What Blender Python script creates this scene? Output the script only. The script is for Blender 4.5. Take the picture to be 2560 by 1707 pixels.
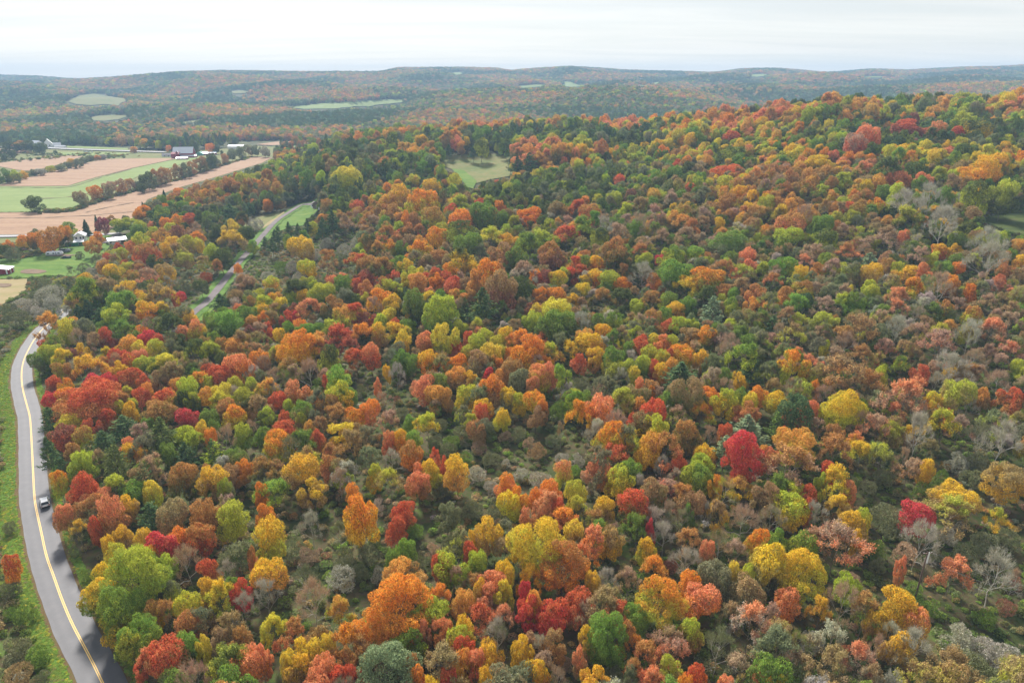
import bpy, bmesh, math, random
import numpy as np
from mathutils import Vector, Matrix
for _o in list(bpy.data.objects): bpy.data.objects.remove(_o)
SC = bpy.context.scene
COL = SC.collection
R = math.radians
rng = np.random.default_rng(7)
random.seed(7)

# ------------------------------------------------------------------ camera
CAM_H, PITCH, F, CX, CY = 95.0, R(20.9), 1707.0, 1280.0, 853.5
cam_d = bpy.data.cameras.new("camera"); cam = bpy.data.objects.new("camera", cam_d); COL.objects.link(cam)
cam.location = (0, 0, CAM_H); cam.rotation_euler = (math.pi/2-PITCH, 0, 0)
cam_d.sensor_width = 36; cam_d.lens = 24.0; cam_d.clip_start = 1; cam_d.clip_end = 60000
SC.camera = cam
# ------------------------------------------------------------------ light
SUN_EL, SUN_AZ = R(40), R(-20)          # azimuth from straight ahead, negative = towards the left
SC.view_settings.view_transform = 'Standard'; SC.view_settings.look = 'None'
SC.view_settings.exposure = 0.80; SC.view_settings.gamma = 1
SC.cycles.max_bounces = 6; SC.cycles.diffuse_bounces = 3; SC.cycles.transmission_bounces = 3
SC.cycles.volume_bounces = 0; SC.cycles.transparent_max_bounces = 8
SC.cycles.use_denoising = True
sun_d = bpy.data.lights.new("sun", 'SUN'); sun_d.energy = 4.6; sun_d.angle = R(11); sun_d.color = (1, .95, .88)
sun = bpy.data.objects.new("sun", sun_d); COL.objects.link(sun); sun.location = (-300, 300, 400)
sdir = Vector((math.sin(SUN_AZ)*math.cos(SUN_EL), math.cos(SUN_AZ)*math.cos(SUN_EL), math.sin(SUN_EL)))
sun.rotation_euler = sdir.to_track_quat('Z', 'Y').to_euler()

def nt_new(nt, typ, **kw):
    n = nt.nodes.new(typ)
    for k, v in kw.items():
        if k.startswith('i_'): n.inputs[k[2:].replace('_', ' ')].default_value = v
        else: setattr(n, k, v)
    return n

world = bpy.data.worlds.new("World"); SC.world = world; world.use_nodes = True
w = world.node_tree; w.nodes.clear()
out = nt_new(w, 'ShaderNodeOutputWorld'); bg = nt_new(w, 'ShaderNodeBackground')
sky = nt_new(w, 'ShaderNodeTexSky'); sky.sky_type = 'NISHITA'; sky.sun_disc = False
sky.sun_elevation = SUN_EL; sky.sun_rotation = SUN_AZ % (2*math.pi); sky.altitude = 500
tc = nt_new(w, 'ShaderNodeTexCoord'); sep = nt_new(w, 'ShaderNodeSeparateXYZ'); w.links.new(tc.outputs['Generated'], sep.inputs[0])
def wm(op, a, b, clamp=False):
    n = nt_new(w, 'ShaderNodeMath', operation=op, use_clamp=clamp)
    for i, v in enumerate((a, b)):
        if isinstance(v, (int, float)): n.inputs[i].default_value = v
        else: w.links.new(v, n.inputs[i])
    return n.outputs[0]
zc = wm('ADD', wm('MAXIMUM', sep.outputs['Z'], 0.0), 0.06)
comb = nt_new(w, 'ShaderNodeCombineXYZ')                       # the cloud sheet as a plane overhead
w.links.new(wm('DIVIDE', sep.outputs['X'], zc), comb.inputs[0]); w.links.new(wm('DIVIDE', sep.outputs['Y'], zc), comb.inputs[1])
mp = nt_new(w, 'ShaderNodeMapping'); mp.inputs['Scale'].default_value = (0.22, 0.8, 1); mp.inputs['Rotation'].default_value = (0, 0, R(12)); mp.inputs['Location'].default_value = (1.7, .6, 0)
w.links.new(comb.outputs[0], mp.inputs[0])
n1 = nt_new(w, 'ShaderNodeTexNoise', i_Scale=1.35, i_Detail=9.0, i_Roughness=.6, i_Distortion=.6); w.links.new(mp.outputs[0], n1.inputs['Vector'])
n2 = nt_new(w, 'ShaderNodeTexNoise', i_Scale=.35, i_Detail=3.0, i_Roughness=.5); w.links.new(mp.outputs[0], n2.inputs['Vector'])
cr = nt_new(w, 'ShaderNodeValToRGB'); w.links.new(n1.outputs[0], cr.inputs[0])
cr.color_ramp.elements[0].position = .36; cr.color_ramp.elements[0].color = (.335, .355, .37, 1)
cr.color_ramp.elements[1].position = .60; cr.color_ramp.elements[1].color = (.42, .42, .422, 1)
# thin cloud lets more light through round the sun's side of the sky
dotn = nt_new(w, 'ShaderNodeVectorMath', operation='DOT_PRODUCT'); w.links.new(tc.outputs['Generated'], dotn.inputs[0]); dotn.inputs[1].default_value = tuple(sdir)
glow = wm('MULTIPLY', wm('POWER', wm('MAXIMUM', dotn.outputs['Value'], 0.0), 3.0), .12)
gl = nt_new(w, 'ShaderNodeMix', data_type='RGBA', blend_type='ADD'); gl.inputs[0].default_value = 1
gc = nt_new(w, 'ShaderNodeCombineColor')
for i in range(3): w.links.new(glow, gc.inputs[i])
w.links.new(cr.outputs[0], gl.inputs[6]); w.links.new(gc.outputs[0], gl.inputs[7])
skm = nt_new(w, 'ShaderNodeMix', data_type='RGBA', blend_type='MULTIPLY'); skm.inputs[0].default_value = 1
w.links.new(sky.outputs[0], skm.inputs[6]); skm.inputs[7].default_value = (.1, .1, .1, 1)
hzn = wm('MULTIPLY', wm('POWER', wm('SUBTRACT', 1.0, wm('MAXIMUM', sep.outputs['Z'], 0.0)), 7.0), .25)
hc = nt_new(w, 'ShaderNodeCombineColor')
for i, k_ in enumerate((1.0, .80, .50)): w.links.new(wm('MULTIPLY', hzn, k_), hc.inputs[i])
g2 = nt_new(w, 'ShaderNodeMix', data_type='RGBA', blend_type='ADD'); g2.inputs[0].default_value = 1; w.links.new(gl.outputs[2], g2.inputs[6]); w.links.new(hc.outputs[0], g2.inputs[7])
cover = wm('ADD', wm('MULTIPLY', n2.outputs[0], .35), .68, True)
fin = nt_new(w, 'ShaderNodeMix', data_type='RGBA'); w.links.new(cover, fin.inputs[0]); w.links.new(skm.outputs[2], fin.inputs[6]); w.links.new(g2.outputs[2], fin.inputs[7])
w.links.new(fin.outputs[2], bg.inputs[0]); bg.inputs[1].default_value = 1.0; w.links.new(bg.outputs[0], out.inputs[0])

# ------------------------------------------------------------------ terrain
YS = [0,100,200,300,400,500,600,700,800,900,1000,1150,1300,1600,2000,2400,3000,3600,4200,5000,9000]
TT = [
(-1.6,[0,0,-1,-2,-3,-4,-4,-4,-4,-4,-4,-4,-3,2,12,32,80,110,110,100,60]),
(-1.0,[0,0,-1,-2,-3,-4,-4,-4,-4,-4,-4,-4,-3,4,14,35,82,100,100,110,60]),
(-.70,[0,0,-1,-2,-3,-4,-4,-4,-4,-4,-4,-4,-2,6,18,42,86,62,90,119,60]),
(-.60,[0,0,-1,-2,-3,-4,-4,-4,-4,-4,-4,-4,-2,7,22,48,87,78,82,92,60]),
(-.50,[0,0,-1,-2,-3,-4,-4,-4,-4,-4,-4,-4,-3,8,26,52,88,107,98,80,60]),
(-.42,[0,0,-1,-1,-1,-2,-3,-4,-4,-4,-4,-4,-3,10,27,48,86,118,108,90,60]),
(-.35,[0,0,-1,0,1,1,0,-1,-3,-4,-4,-4,-3,12,30,42,88,128,120,100,60]),
(-.28,[0,0,0,1,2,4,6,6,4,1,-3,-4,-3,16,36,40,84,126,124,108,60]),
(-.20,[0,0,1,3,5,8,12,15,17,12,3,-3,-1,20,45,40,78,122,128,112,60]),
(-.155,[0,0,1,4,6,10,15,20,22,16,6,-2,1,26,52,42,76,132,138,116,60]),
(-.06,[0,0,2,5,9,13,19,26,31,24,12,0,5,31,59,46,72,124,142,120,60]),
(0,[0,0,3,7,11,16,22,28,32,26,13,1,8,34,62,48,70,112,138,120,60]),
(.10,[0,0,4,9,15,22,29,36,36,26,13,2,8,33,63,50,71,124,146,122,60]),
(.20,[0,0,5,12,20,29,38,44,40,26,12,4,8,30,60,50,72,110,131,122,60]),
(.30,[0,0,6,15,25,38,49,52,42,28,14,5,8,28,54,50,90,100,125,122,60]),
(.40,[0,0,8,19,32,46,57,57,45,30,18,8,10,28,52,54,96,102,136,124,60]),
(.55,[0,0,10,24,40,55,64,62,50,36,24,12,14,34,58,64,88,112,128,126,60]),
(.63,[0,0,11,26,43,58,65,62,51,38,27,16,18,40,62,70,92,122,148,138,60]),
(.70,[0,0,12,28,45,60,66,62,52,40,30,20,24,46,66,74,96,132,164,150,60]),
(1.0,[0,0,14,32,50,64,70,66,56,46,36,28,32,52,72,82,104,140,170,150,60]),
(1.6,[0,0,14,34,52,66,72,68,60,50,40,32,36,56,76,86,108,140,170,150,60])]
TN, SN, SMAX = 321, 400, 100.0
_tg = np.linspace(-1.6, 1.6, TN); _sg = np.linspace(0, SMAX, SN+1)
_cols = np.array([np.interp(_sg**2, YS, z) for _, z in TT])
_G = np.array([np.interp(_tg, [t for t, _ in TT], _cols[:, j]) for j in range(SN+1)]).T.copy()
def _blur(a, n, ax):
    for _ in range(n):
        p = np.pad(a, [(1, 1) if i == ax else (0, 0) for i in range(2)], mode='edge')
        a = (p[:-2] + 2*p[1:-1] + p[2:])/4 if ax == 0 else (p[:, :-2] + 2*p[:, 1:-1] + p[:, 2:])/4
    return a
_G = _blur(_blur(_G, 14, 0), 10, 1)
def ss(a, b, x): k = np.clip((x-a)/(b-a), 0, 1); return k*k*(3-2*k)
def height(x, y):
    x = np.asarray(x, float); y = np.asarray(y, float)
    t = np.clip(x/np.maximum(y, 60), -1.6, 1.6); s = np.sqrt(np.clip(y, 0, 9900))
    ti = (t+1.6)/3.2*(TN-1); si = s/SMAX*SN
    t0 = np.clip(ti.astype(int), 0, TN-2); s0 = np.clip(si.astype(int), 0, SN-1); ft = ti-t0; fs = si-s0
    z = (_G[t0, s0]*(1-ft)*(1-fs)+_G[t0+1, s0]*ft*(1-fs)+_G[t0, s0+1]*(1-ft)*fs+_G[t0+1, s0+1]*ft*fs)
    a1 = ss(-.28, -.1, t)*ss(120, 260, y)*(1-ss(1000, 1300, y))*1.3
    z = z + a1*(np.sin(x/19+y/31)+np.sin(x/41-y/23+2))
    a2 = ss(1350, 2300, y)
    z = z + a2*(1-.5*ss(2900,3400,y))*(17*np.sin(x/190+y/150+1)+9*np.sin(x/95-y/120)+ss(2300, 3200, y)*(6*np.sin(x/230+1.3)*np.cos(y/300)))
    return z
SP, CP = math.sin(PITCH), math.cos(PITCH)
_ym = np.concatenate([np.arange(66, 400, .5), np.arange(400, 1200, 1.5), np.arange(1200, 8000, 6)])
def ground_at(px, py, up=0.0, ymin=66):
    """terrain point seen at a photo position, or the point UP metres above it; None in the sky"""
    u = (px-CX)/F; v = (CY-py)/F; dy = CP+v*SP; t = u/dy; s = (SP-v*CP)/dy
    Y = _ym[_ym >= ymin]
    f = CAM_H-s*Y-(height(t*Y, Y)+up)
    i = np.argmax(f <= 0)
    if f[i] > 0: return None
    y = Y[i] if i == 0 else Y[i-1]+(Y[i]-Y[i-1])*f[i-1]/(f[i-1]-f[i])
    x = t*y
    return float(x), float(y), float(height(x, y))
def project(x, y, z):
    dz = z-CAM_H; d = y*CP-dz*SP; v = (y*SP+dz*CP)/d
    return CX+F*x/d, CY-F*v, d
# the three ridge lines of the photograph: px -> row of the tree tops
def fit_ridge(pts, y0, y1, up, edge, n=5):
    global _G
    px = np.linspace(-200, 2800, 121); tgt = np.interp(px, [a for a, _ in pts], [b for _, b in pts]); yy = np.linspace(y0, y1, 90)
    lo, hi = pts[0][0], pts[-1][0]; act = ss(lo-120, lo, px)*(1-ss(hi, hi+120, px)) if lo > 0 else np.ones(len(px))
    for _ in range(n):
        t = (px-CX)/F/1.0705; X = t[:, None]*yy[None]; Y = np.repeat(yy[None], len(px), 0)
        r = project(X, Y, height(X, Y)+up)[1]; j = r.argmin(1); cur = r[np.arange(len(px)), j]; d = np.clip((cur-tgt)*yy[j]/F*1.05, -25, 25)*act
        dt = np.interp(_tg, t, d); y = _sg**2; w_ = ss(y0-edge, y0+edge*.4, y)*(1-ss(y1-edge*.4, y1+edge, y)); _G += dt[:, None]*w_[None]
    return np.abs((cur-tgt)*act).max()
SKY = [(-300,190),(0,187),(100,190),(190,198),(260,194),(350,188),(450,180),(560,176),(640,177),(760,179),(900,179),(965,178),(985,169),(1150,168),(1240,170),(1275,176),(1350,170),(1420,166),(1500,170),(1560,175),(1700,178),(1780,181),(1850,172),(1920,170),(1990,174),(2060,181),(2170,172),(2270,175),(2330,171),(2400,168),(2480,166),(2560,162),(2800,160)]
MIDR = [(980,243),(1060,232),(1150,224),(1280,219),(1400,215),(1520,214),(1600,218),(1700,224),(1850,227),(2000,222),(2200,214),(2400,208),(2560,204),(2800,200)]
CREST = [(860,343),(980,331),(1100,322),(1280,313),(1400,309),(1550,311),(1660,309),(1730,300),(1790,287),(1850,288),(1920,280),(2000,266),(2100,258),(2250,256),(2560,250),(2800,246)]
print('ridges', fit_ridge(CREST, 520, 900, 15, 130), fit_ridge(MIDR, 1800, 2200, 13, 220), fit_ridge(SKY, 3300, 5000, 13, 350))
# ------------------------------------------------------------------ helpers
def lin(c): c = np.array(c, float)/255; return tuple(np.where(c <= .04045, c/12.92, ((c+.055)/1.055)**2.4))
def tag(o, label=None, cat=None, group=None, kind=None):
    if label: o['label'] = label
    if cat: o['category'] = cat
    if group: o['group'] = group
    if kind: o['kind'] = kind
    return o
def link(name, me, mat=None, parent=None):
    o = bpy.data.objects.new(name, me); COL.objects.link(o)
    for m in (mat if isinstance(mat, (list, tuple)) else [mat] if mat else []): me.materials.append(m)
    if parent: o.parent = parent
    return o
def empty(name, loc, rz=0.0):
    o = bpy.data.objects.new(name, None); COL.objects.link(o); o.location = loc; o.rotation_euler = (0, 0, rz); o.empty_display_size = .5
    return o
def mesh_np(name, V, Fq, smooth=False):
    """V (n,3); Fq (m,k) polygons of one size"""
    me = bpy.data.meshes.new(name); V = np.asarray(V, np.float32); Fq = np.asarray(Fq, np.int32); k = Fq.shape[1]
    me.vertices.add(len(V)); me.vertices.foreach_set('co', V.ravel())
    me.loops.add(Fq.size); me.loops.foreach_set('vertex_index', Fq.ravel())
    me.polygons.add(len(Fq)); me.polygons.foreach_set('loop_start', np.arange(len(Fq), dtype=np.int32)*k)
    me.polygons.foreach_set('loop_total', np.full(len(Fq), k, np.int32))
    if smooth: me.polygons.foreach_set('use_smooth', np.ones(len(Fq), bool))
    me.update(calc_edges=True); return me
class MB:
    """collects boxes, prisms and tubes into one mesh"""
    def __init__(s): s.v = []; s.f = []; s.m = []
    def add(s, v, f, mi=0): b = len(s.v); s.v += [tuple(p) for p in v]; s.f += [tuple(b+i for i in q) for q in f]; s.m += [mi]*len(f); return s
    def box(s, x0, x1, y0, y1, z0, z1, mi=0):
        return s.add([(x0,y0,z0),(x1,y0,z0),(x1,y1,z0),(x0,y1,z0),(x0,y0,z1),(x1,y0,z1),(x1,y1,z1),(x0,y1,z1)],
                     [(0,3,2,1),(4,5,6,7),(0,1,5,4),(1,2,6,5),(2,3,7,6),(3,0,4,7)], mi)
    def prism(s, prof, a0, a1, axis='x', mi=0):
        """profile [(u,z)] extruded along axis from a0 to a1"""
        n = len(prof); mk = (lambda a, u, z: (a, u, z)) if axis == 'x' else (lambda a, u, z: (u, a, z))
        v = [mk(a0, u, z) for u, z in prof]+[mk(a1, u, z) for u, z in prof]
        return s.add(v, [tuple(range(n))[::-1], tuple(range(n, 2*n))]+[(i, (i+1) % n, n+(i+1) % n, n+i) for i in range(n)], mi)
    def tube(s, pts, rad, k=5, mi=0):
        pts = [Vector(p) for p in pts]; b = len(s.v); n = len(pts)
        for i, p in enumerate(pts):
            d = (pts[min(i+1, n-1)]-pts[max(i-1, 0)]).normalized()
            a = d.orthogonal().normalized(); c = d.cross(a)
            for j in range(k):
                q = p+(a*math.cos(6.2832*j/k)+c*math.sin(6.2832*j/k))*rad[i]; s.v.append(tuple(q))
        for i in range(n-1):
            for j in range(k): s.f.append((b+i*k+j, b+i*k+(j+1) % k, b+(i+1)*k+(j+1) % k, b+(i+1)*k+j)); s.m.append(mi)
        return s
    def build(s, name, mat, parent=None, bevel=0, smooth=False):
        me = bpy.data.meshes.new(name); me.from_pydata(s.v, [], s.f); me.update()
        bm = bmesh.new(); bm.from_mesh(me); bmesh.ops.recalc_face_normals(bm, faces=bm.faces)
        for f, m in zip(bm.faces, s.m): f.material_index = m; f.smooth = smooth
        if bevel: bmesh.ops.bevel(bm, geom=[e for e in bm.edges if e.calc_face_angle(0) > .5], offset=bevel, segments=2, affect='EDGES')
        bm.to_mesh(me); bm.free()
        return link(name, me, mat, parent)
# ------------------------------------------------------------------ materials
def mat_new(name):
    m = bpy.data.materials.new(name); m.use_nodes = True; nt = m.node_tree; nt.nodes.clear()
    o = nt_new(nt, 'ShaderNodeOutputMaterial'); return m, nt, o
def mix_rgb(nt, a, b, fac, blend='MIX'):
    n = nt_new(nt, 'ShaderNodeMix', data_type='RGBA', blend_type=blend)
    for i, v in ((0, fac), (6, a), (7, b)):
        if isinstance(v, (int, float)): n.inputs[i].default_value = v
        elif isinstance(v, tuple): n.inputs[i].default_value = (*v[:3], 1)
        else: nt.links.new(v, n.inputs[i])
    return n.outputs[2]
def math_n(nt, op, a, b=0.0, clamp=False):
    n = nt_new(nt, 'ShaderNodeMath', operation=op, use_clamp=clamp)
    for i, v in enumerate((a, b)):
        if isinstance(v, (int, float)): n.inputs[i].default_value = v
        else: nt.links.new(v, n.inputs[i])
    return n.outputs[0]
def noise_n(nt, scale, detail=3.0, vec=None, rough=.5):
    n = nt_new(nt, 'ShaderNodeTexNoise', i_Scale=scale, i_Detail=detail, i_Roughness=rough)
    if vec is not None: nt.links.new(vec, n.inputs['Vector'])
    return n.outputs[0]
def ramp(nt, x, stops):
    n = nt_new(nt, 'ShaderNodeValToRGB'); nt.links.new(x, n.inputs[0]); e = n.color_ramp.elements
    while len(e) < len(stops): e.new(.5)
    for el, (p, c) in zip(e, stops): el.position = p; el.color = (*c[:3], 1)
    return n.outputs[0]
def plain(name, col, rough=.6, metal=0.0, var=.12, scale=3.0):
    m, nt, o = mat_new(name); c = lin(col); b = nt_new(nt, 'ShaderNodeBsdfPrincipled', i_Roughness=rough, i_Metallic=metal)
    g = nt_new(nt, 'ShaderNodeTexCoord'); n = noise_n(nt, scale, 4.0, g.outputs['Object'])
    nt.links.new(mix_rgb(nt, tuple(k*(1-var) for k in c), tuple(min(1, k*(1+var)) for k in c), n), b.inputs['Base Color'])
    nt.links.new(b.outputs[0], o.inputs[0]); return m
def ground_mat(name, stops, big, small, stretch=None, bump=.3, rot=0):
    m, nt, o = mat_new(name); g = nt_new(nt, 'ShaderNodeNewGeometry'); v = g.outputs['Position']
    mp = nt_new(nt, 'ShaderNodeMapping'); nt.links.new(v, mp.inputs[0]); mp.inputs['Rotation'].default_value = (0, 0, rot)
    mp.inputs['Scale'].default_value = stretch or (1, 1, 1)
    a = noise_n(nt, 1/big, 5.0, mp.outputs[0], .6); b = noise_n(nt, 1/small, 4.0, v, .7)
    x = math_n(nt, 'ADD', math_n(nt, 'MULTIPLY', a, .62), math_n(nt, 'MULTIPLY', b, .38))
    p = nt_new(nt, 'ShaderNodeBsdfPrincipled', i_Roughness=.9); p.inputs['Specular IOR Level'].default_value = .1
    nt.links.new(ramp(nt, x, [(q, lin(c)) for q, c in stops]), p.inputs['Base Color'])
    bp = nt_new(nt, 'ShaderNodeBump', i_Strength=bump, i_Distance=.4); nt.links.new(b, bp.inputs['Height']); nt.links.new(bp.outputs[0], p.inputs['Normal'])
    nt.links.new(p.outputs[0], o.inputs[0]); return m
GM = {
 'ground': ground_mat('forest_floor', [(.3,(50,58,34)),(.45,(66,76,38)),(.52,(84,72,52)),(.62,(84,104,48)),(.75,(112,100,66))], 14, 1.6),
 'meadow': ground_mat('meadow_grass', [(.3,(84,100,54)),(.45,(104,112,62)),(.55,(122,116,74)),(.68,(100,116,56)),(.8,(128,112,82))], 40, 5, (1, 3.2, 1)),
 'darkmeadow': ground_mat('dark_grass', [(.3,(61,72,40)),(.5,(77,89,45)),(.7,(95,93,57))], 20, 3, (1, 3, 1)),
 'greenfield': ground_mat('green_crop', [(.3,(106,125,67)),(.5,(121,136,79)),(.7,(135,147,91))], 60, 6, (1, 5, 1), .1, .5),
 'lawn': ground_mat('mown_grass', [(.3,(71,98,36)),(.48,(87,117,43)),(.62,(108,126,53)),(.8,(121,118,71))], 16, 2.0, (1, 2.5, 1), .2),
 'dryfield': ground_mat('dry_grass', [(.3,(121,125,72)),(.5,(148,133,95)),(.7,(158,141,109))], 22, 3, (1, 3, 1), .2),
 'stubble': ground_mat('corn_stubble', [(.28,(124,95,75)),(.42,(147,118,95)),(.55,(162,133,108)),(.66,(154,127,97)),(.78,(167,142,106))], 60, 4, (1, 9, 1), .15, .35),
 'verge': ground_mat('verge_grass', [(.3,(57,81,34)),(.45,(79,109,41)),(.6,(97,125,50)),(.75,(115,106,63))], 3.2, .5),
 'gravel': ground_mat('gravel_lane', [(.3,(95,89,89)),(.5,(117,109,109)),(.7,(132,124,121))], 6, .5, None, .1),
 'pale_road': ground_mat('pale_road', [(.3,(158,155,154)),(.6,(180,178,179))], 12, 1, None, .05),
 'dirt': ground_mat('bare_dirt', [(.3,(105,89,73)),(.6,(129,109,90))], 4, .6),
 'leaf_edge': ground_mat('fallen_leaves', [(.3,(79,63,49)),(.5,(103,85,57)),(.7,(90,95,46))], 2, .35),
}
def asphalt():
    m, nt, o = mat_new('asphalt'); g = nt_new(nt, 'ShaderNodeNewGeometry'); uv = nt_new(nt, 'ShaderNodeUVMap')
    sx = nt_new(nt, 'ShaderNodeSeparateXYZ'); nt.links.new(uv.outputs[0], sx.inputs[0])
    tr = nt_new(nt, 'ShaderNodeMapRange'); tr.inputs[1].default_value = -1; tr.inputs[2].default_value = 1
    w1 = math_n(nt, 'SINE', math_n(nt, 'MULTIPLY', sx.outputs[0], 12.566)); n = noise_n(nt, .35, 5.0, g.outputs['Position'], .65); n2 = noise_n(nt, 9, 2.0, g.outputs['Position'])
    x = math_n(nt, 'ADD', math_n(nt, 'ADD', math_n(nt, 'MULTIPLY', w1, .045), math_n(nt, 'ADD', math_n(nt, 'MULTIPLY', n, .45), .14)), math_n(nt, 'MULTIPLY', n2, .2))
    c = ramp(nt, x, [(.3, lin((72,72,76))), (.5, lin((85,84,88))), (.66, lin((98,96,97)))])
    p = nt_new(nt, 'ShaderNodeBsdfPrincipled', i_Roughness=.62); nt.links.new(c, p.inputs['Base Color']); nt.links.new(p.outputs[0], o.inputs[0]); return m
def paint_yellow():
    m, nt, o = mat_new('worn_yellow_paint'); g = nt_new(nt, 'ShaderNodeNewGeometry')
    n = noise_n(nt, 1.5, 5.0, g.outputs['Position'], .7)
    p = nt_new(nt, 'ShaderNodeBsdfPrincipled', i_Roughness=.6); nt.links.new(ramp(nt, n, [(.3, lin((205,172,110))), (.55, lin((228,184,92)))]), p.inputs['Base Color']); nt.links.new(p.outputs[0], o.inputs[0]); return m
M = {k: plain(k, c, r, mt, v, s) for k, (c, r, mt, v, s) in dict(
 white_wall=((226,226,224),.6,0,.06,1.5), grey_roof=((186,188,194),.5,0,.1,1.2), dark_roof=((92,88,96),.8,0,.2,1.5), brown_roof=((104,92,92),.8,0,.2,1.5),
 tin_roof=((214,217,222),.38,.25,.1,.6), red_wall=((140,34,40),.7,0,.2,1.0), green_wall=((58,128,92),.7,0,.1,1.0), teal_wall=((90,160,140),.7,0,.1,1.0), glass_dark=((40,48,58),.12,0,.2,1.0),
 brown_wall=((108,92,80),.8,0,.15,1.0), white_paint=((232,233,236),.25,0,.02,1.0), tyre=((32,32,34),.8,0,.1,2.0), chrome=((150,152,156),.3,.8,.05,2.0), dark_paint=((34,54,58),.28,0,.05,1.0),
 lamp_red=((150,20,20),.3,0,.05,1.0), lamp_white=((225,225,215),.2,0,.05,1.0), grey_panel=((150,154,164),.5,0,.1,2.0), pole_wood=((104,84,74),.85,0,.25,4.0), pole_white=((236,238,236),.4,0,.05,1.0),
 wire=((150,154,154),.5,0,.05,1.0), log_white=((216,206,186),.8,0,.15,3.0), brick=((170,110,90),.8,0,.2,3.0)).items()}
SPECK = {}
def leaf_mat(name, transl=.3, lo=.48, hi=1.52, nscale=3.4, mixr=(.34, .70), hshift=.6, dull=.38):
    """leaf colour from the tree's own two autumn colours: the upper and outer sprays turn first"""
    m, nt, o = mat_new(name)
    c1 = nt_new(nt, 'ShaderNodeAttribute', attribute_type='INSTANCER', attribute_name='col1').outputs['Color']
    c2 = nt_new(nt, 'ShaderNodeAttribute', attribute_type='INSTANCER', attribute_name='col2').outputs['Color']
    rd = nt_new(nt, 'ShaderNodeAttribute', attribute_type='GEOMETRY', attribute_name='rnd').outputs['Fac']
    hg = nt_new(nt, 'ShaderNodeAttribute', attribute_type='GEOMETRY', attribute_name='hgt').outputs['Fac']
    ob = nt_new(nt, 'ShaderNodeTexCoord').outputs['Object']; oi = nt_new(nt, 'ShaderNodeObjectInfo').outputs['Random']
    ad = nt_new(nt, 'ShaderNodeVectorMath', operation='ADD'); nt.links.new(ob, ad.inputs[0])
    cb = nt_new(nt, 'ShaderNodeCombineXYZ'); nt.links.new(math_n(nt, 'MULTIPLY', oi, 40.0), cb.inputs[0]); nt.links.new(cb.outputs[0], ad.inputs[1])
    n = noise_n(nt, nscale, 2.0, ad.outputs[0])
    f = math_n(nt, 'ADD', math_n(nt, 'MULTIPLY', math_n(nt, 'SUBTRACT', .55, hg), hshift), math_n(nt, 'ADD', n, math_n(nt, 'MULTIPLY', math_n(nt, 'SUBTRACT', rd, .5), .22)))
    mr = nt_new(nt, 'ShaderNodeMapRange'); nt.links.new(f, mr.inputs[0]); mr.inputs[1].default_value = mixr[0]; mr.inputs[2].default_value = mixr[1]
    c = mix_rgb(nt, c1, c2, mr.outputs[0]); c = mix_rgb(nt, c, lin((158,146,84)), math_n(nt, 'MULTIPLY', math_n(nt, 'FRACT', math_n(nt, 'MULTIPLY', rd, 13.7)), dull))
    k = nt_new(nt, 'ShaderNodeMapRange'); nt.links.new(rd, k.inputs[0]); k.inputs[3].default_value = lo; k.inputs[4].default_value = hi
    hsv = nt_new(nt, 'ShaderNodeHueSaturation'); nt.links.new(c, hsv.inputs['Color']); nt.links.new(k.outputs[0], hsv.inputs['Value'])
    r2 = nt_new(nt, 'ShaderNodeMapRange'); nt.links.new(math_n(nt, 'FRACT', math_n(nt, 'MULTIPLY', rd, 7.31)), r2.inputs[0]); r2.inputs[3].default_value = .488; r2.inputs[4].default_value = .512
    nt.links.new(r2.outputs[0], hsv.inputs['Hue'])
    d = nt_new(nt, 'ShaderNodeBsdfDiffuse'); tl = nt_new(nt, 'ShaderNodeBsdfTranslucent'); ms = nt_new(nt, 'ShaderNodeMixShader'); ms.inputs[0].default_value = transl
    for q in (d, tl): nt.links.new(hsv.outputs[0], q.inputs[0])
    nt.links.new(d.outputs[0], ms.inputs[1]); nt.links.new(tl.outputs[0], ms.inputs[2]); nt.links.new(ms.outputs[0], o.inputs[0]); return m
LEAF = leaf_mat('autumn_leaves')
NEEDLE = leaf_mat('pine_needles', .1, .6, 1.35, 3.0, (.45, .6), 0.0)
TWIG = leaf_mat('twigs', .05, .65, 1.4, 3.0, (.4, .6), 0.0)
def bark_mat(name, a, b):
    m, nt, o = mat_new(name); oi = nt_new(nt, 'ShaderNodeObjectInfo').outputs['Random']; g = nt_new(nt, 'ShaderNodeNewGeometry')
    n = noise_n(nt, 1.6, 4.0, g.outputs['Position']); c = mix_rgb(nt, lin(a), lin(b), math_n(nt, 'ADD', math_n(nt, 'MULTIPLY', n, .6), math_n(nt, 'MULTIPLY', oi, .4)))
    d = nt_new(nt, 'ShaderNodeBsdfDiffuse'); nt.links.new(c, d.inputs[0]); nt.links.new(d.outputs[0], o.inputs[0]); return m
BARK = bark_mat('grey_brown_bark', (84,74,64), (150,142,130))
PALEBARK = bark_mat('pale_bark', (140,134,124), (206,202,192))
HAZE_D = 1.7e-4
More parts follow.
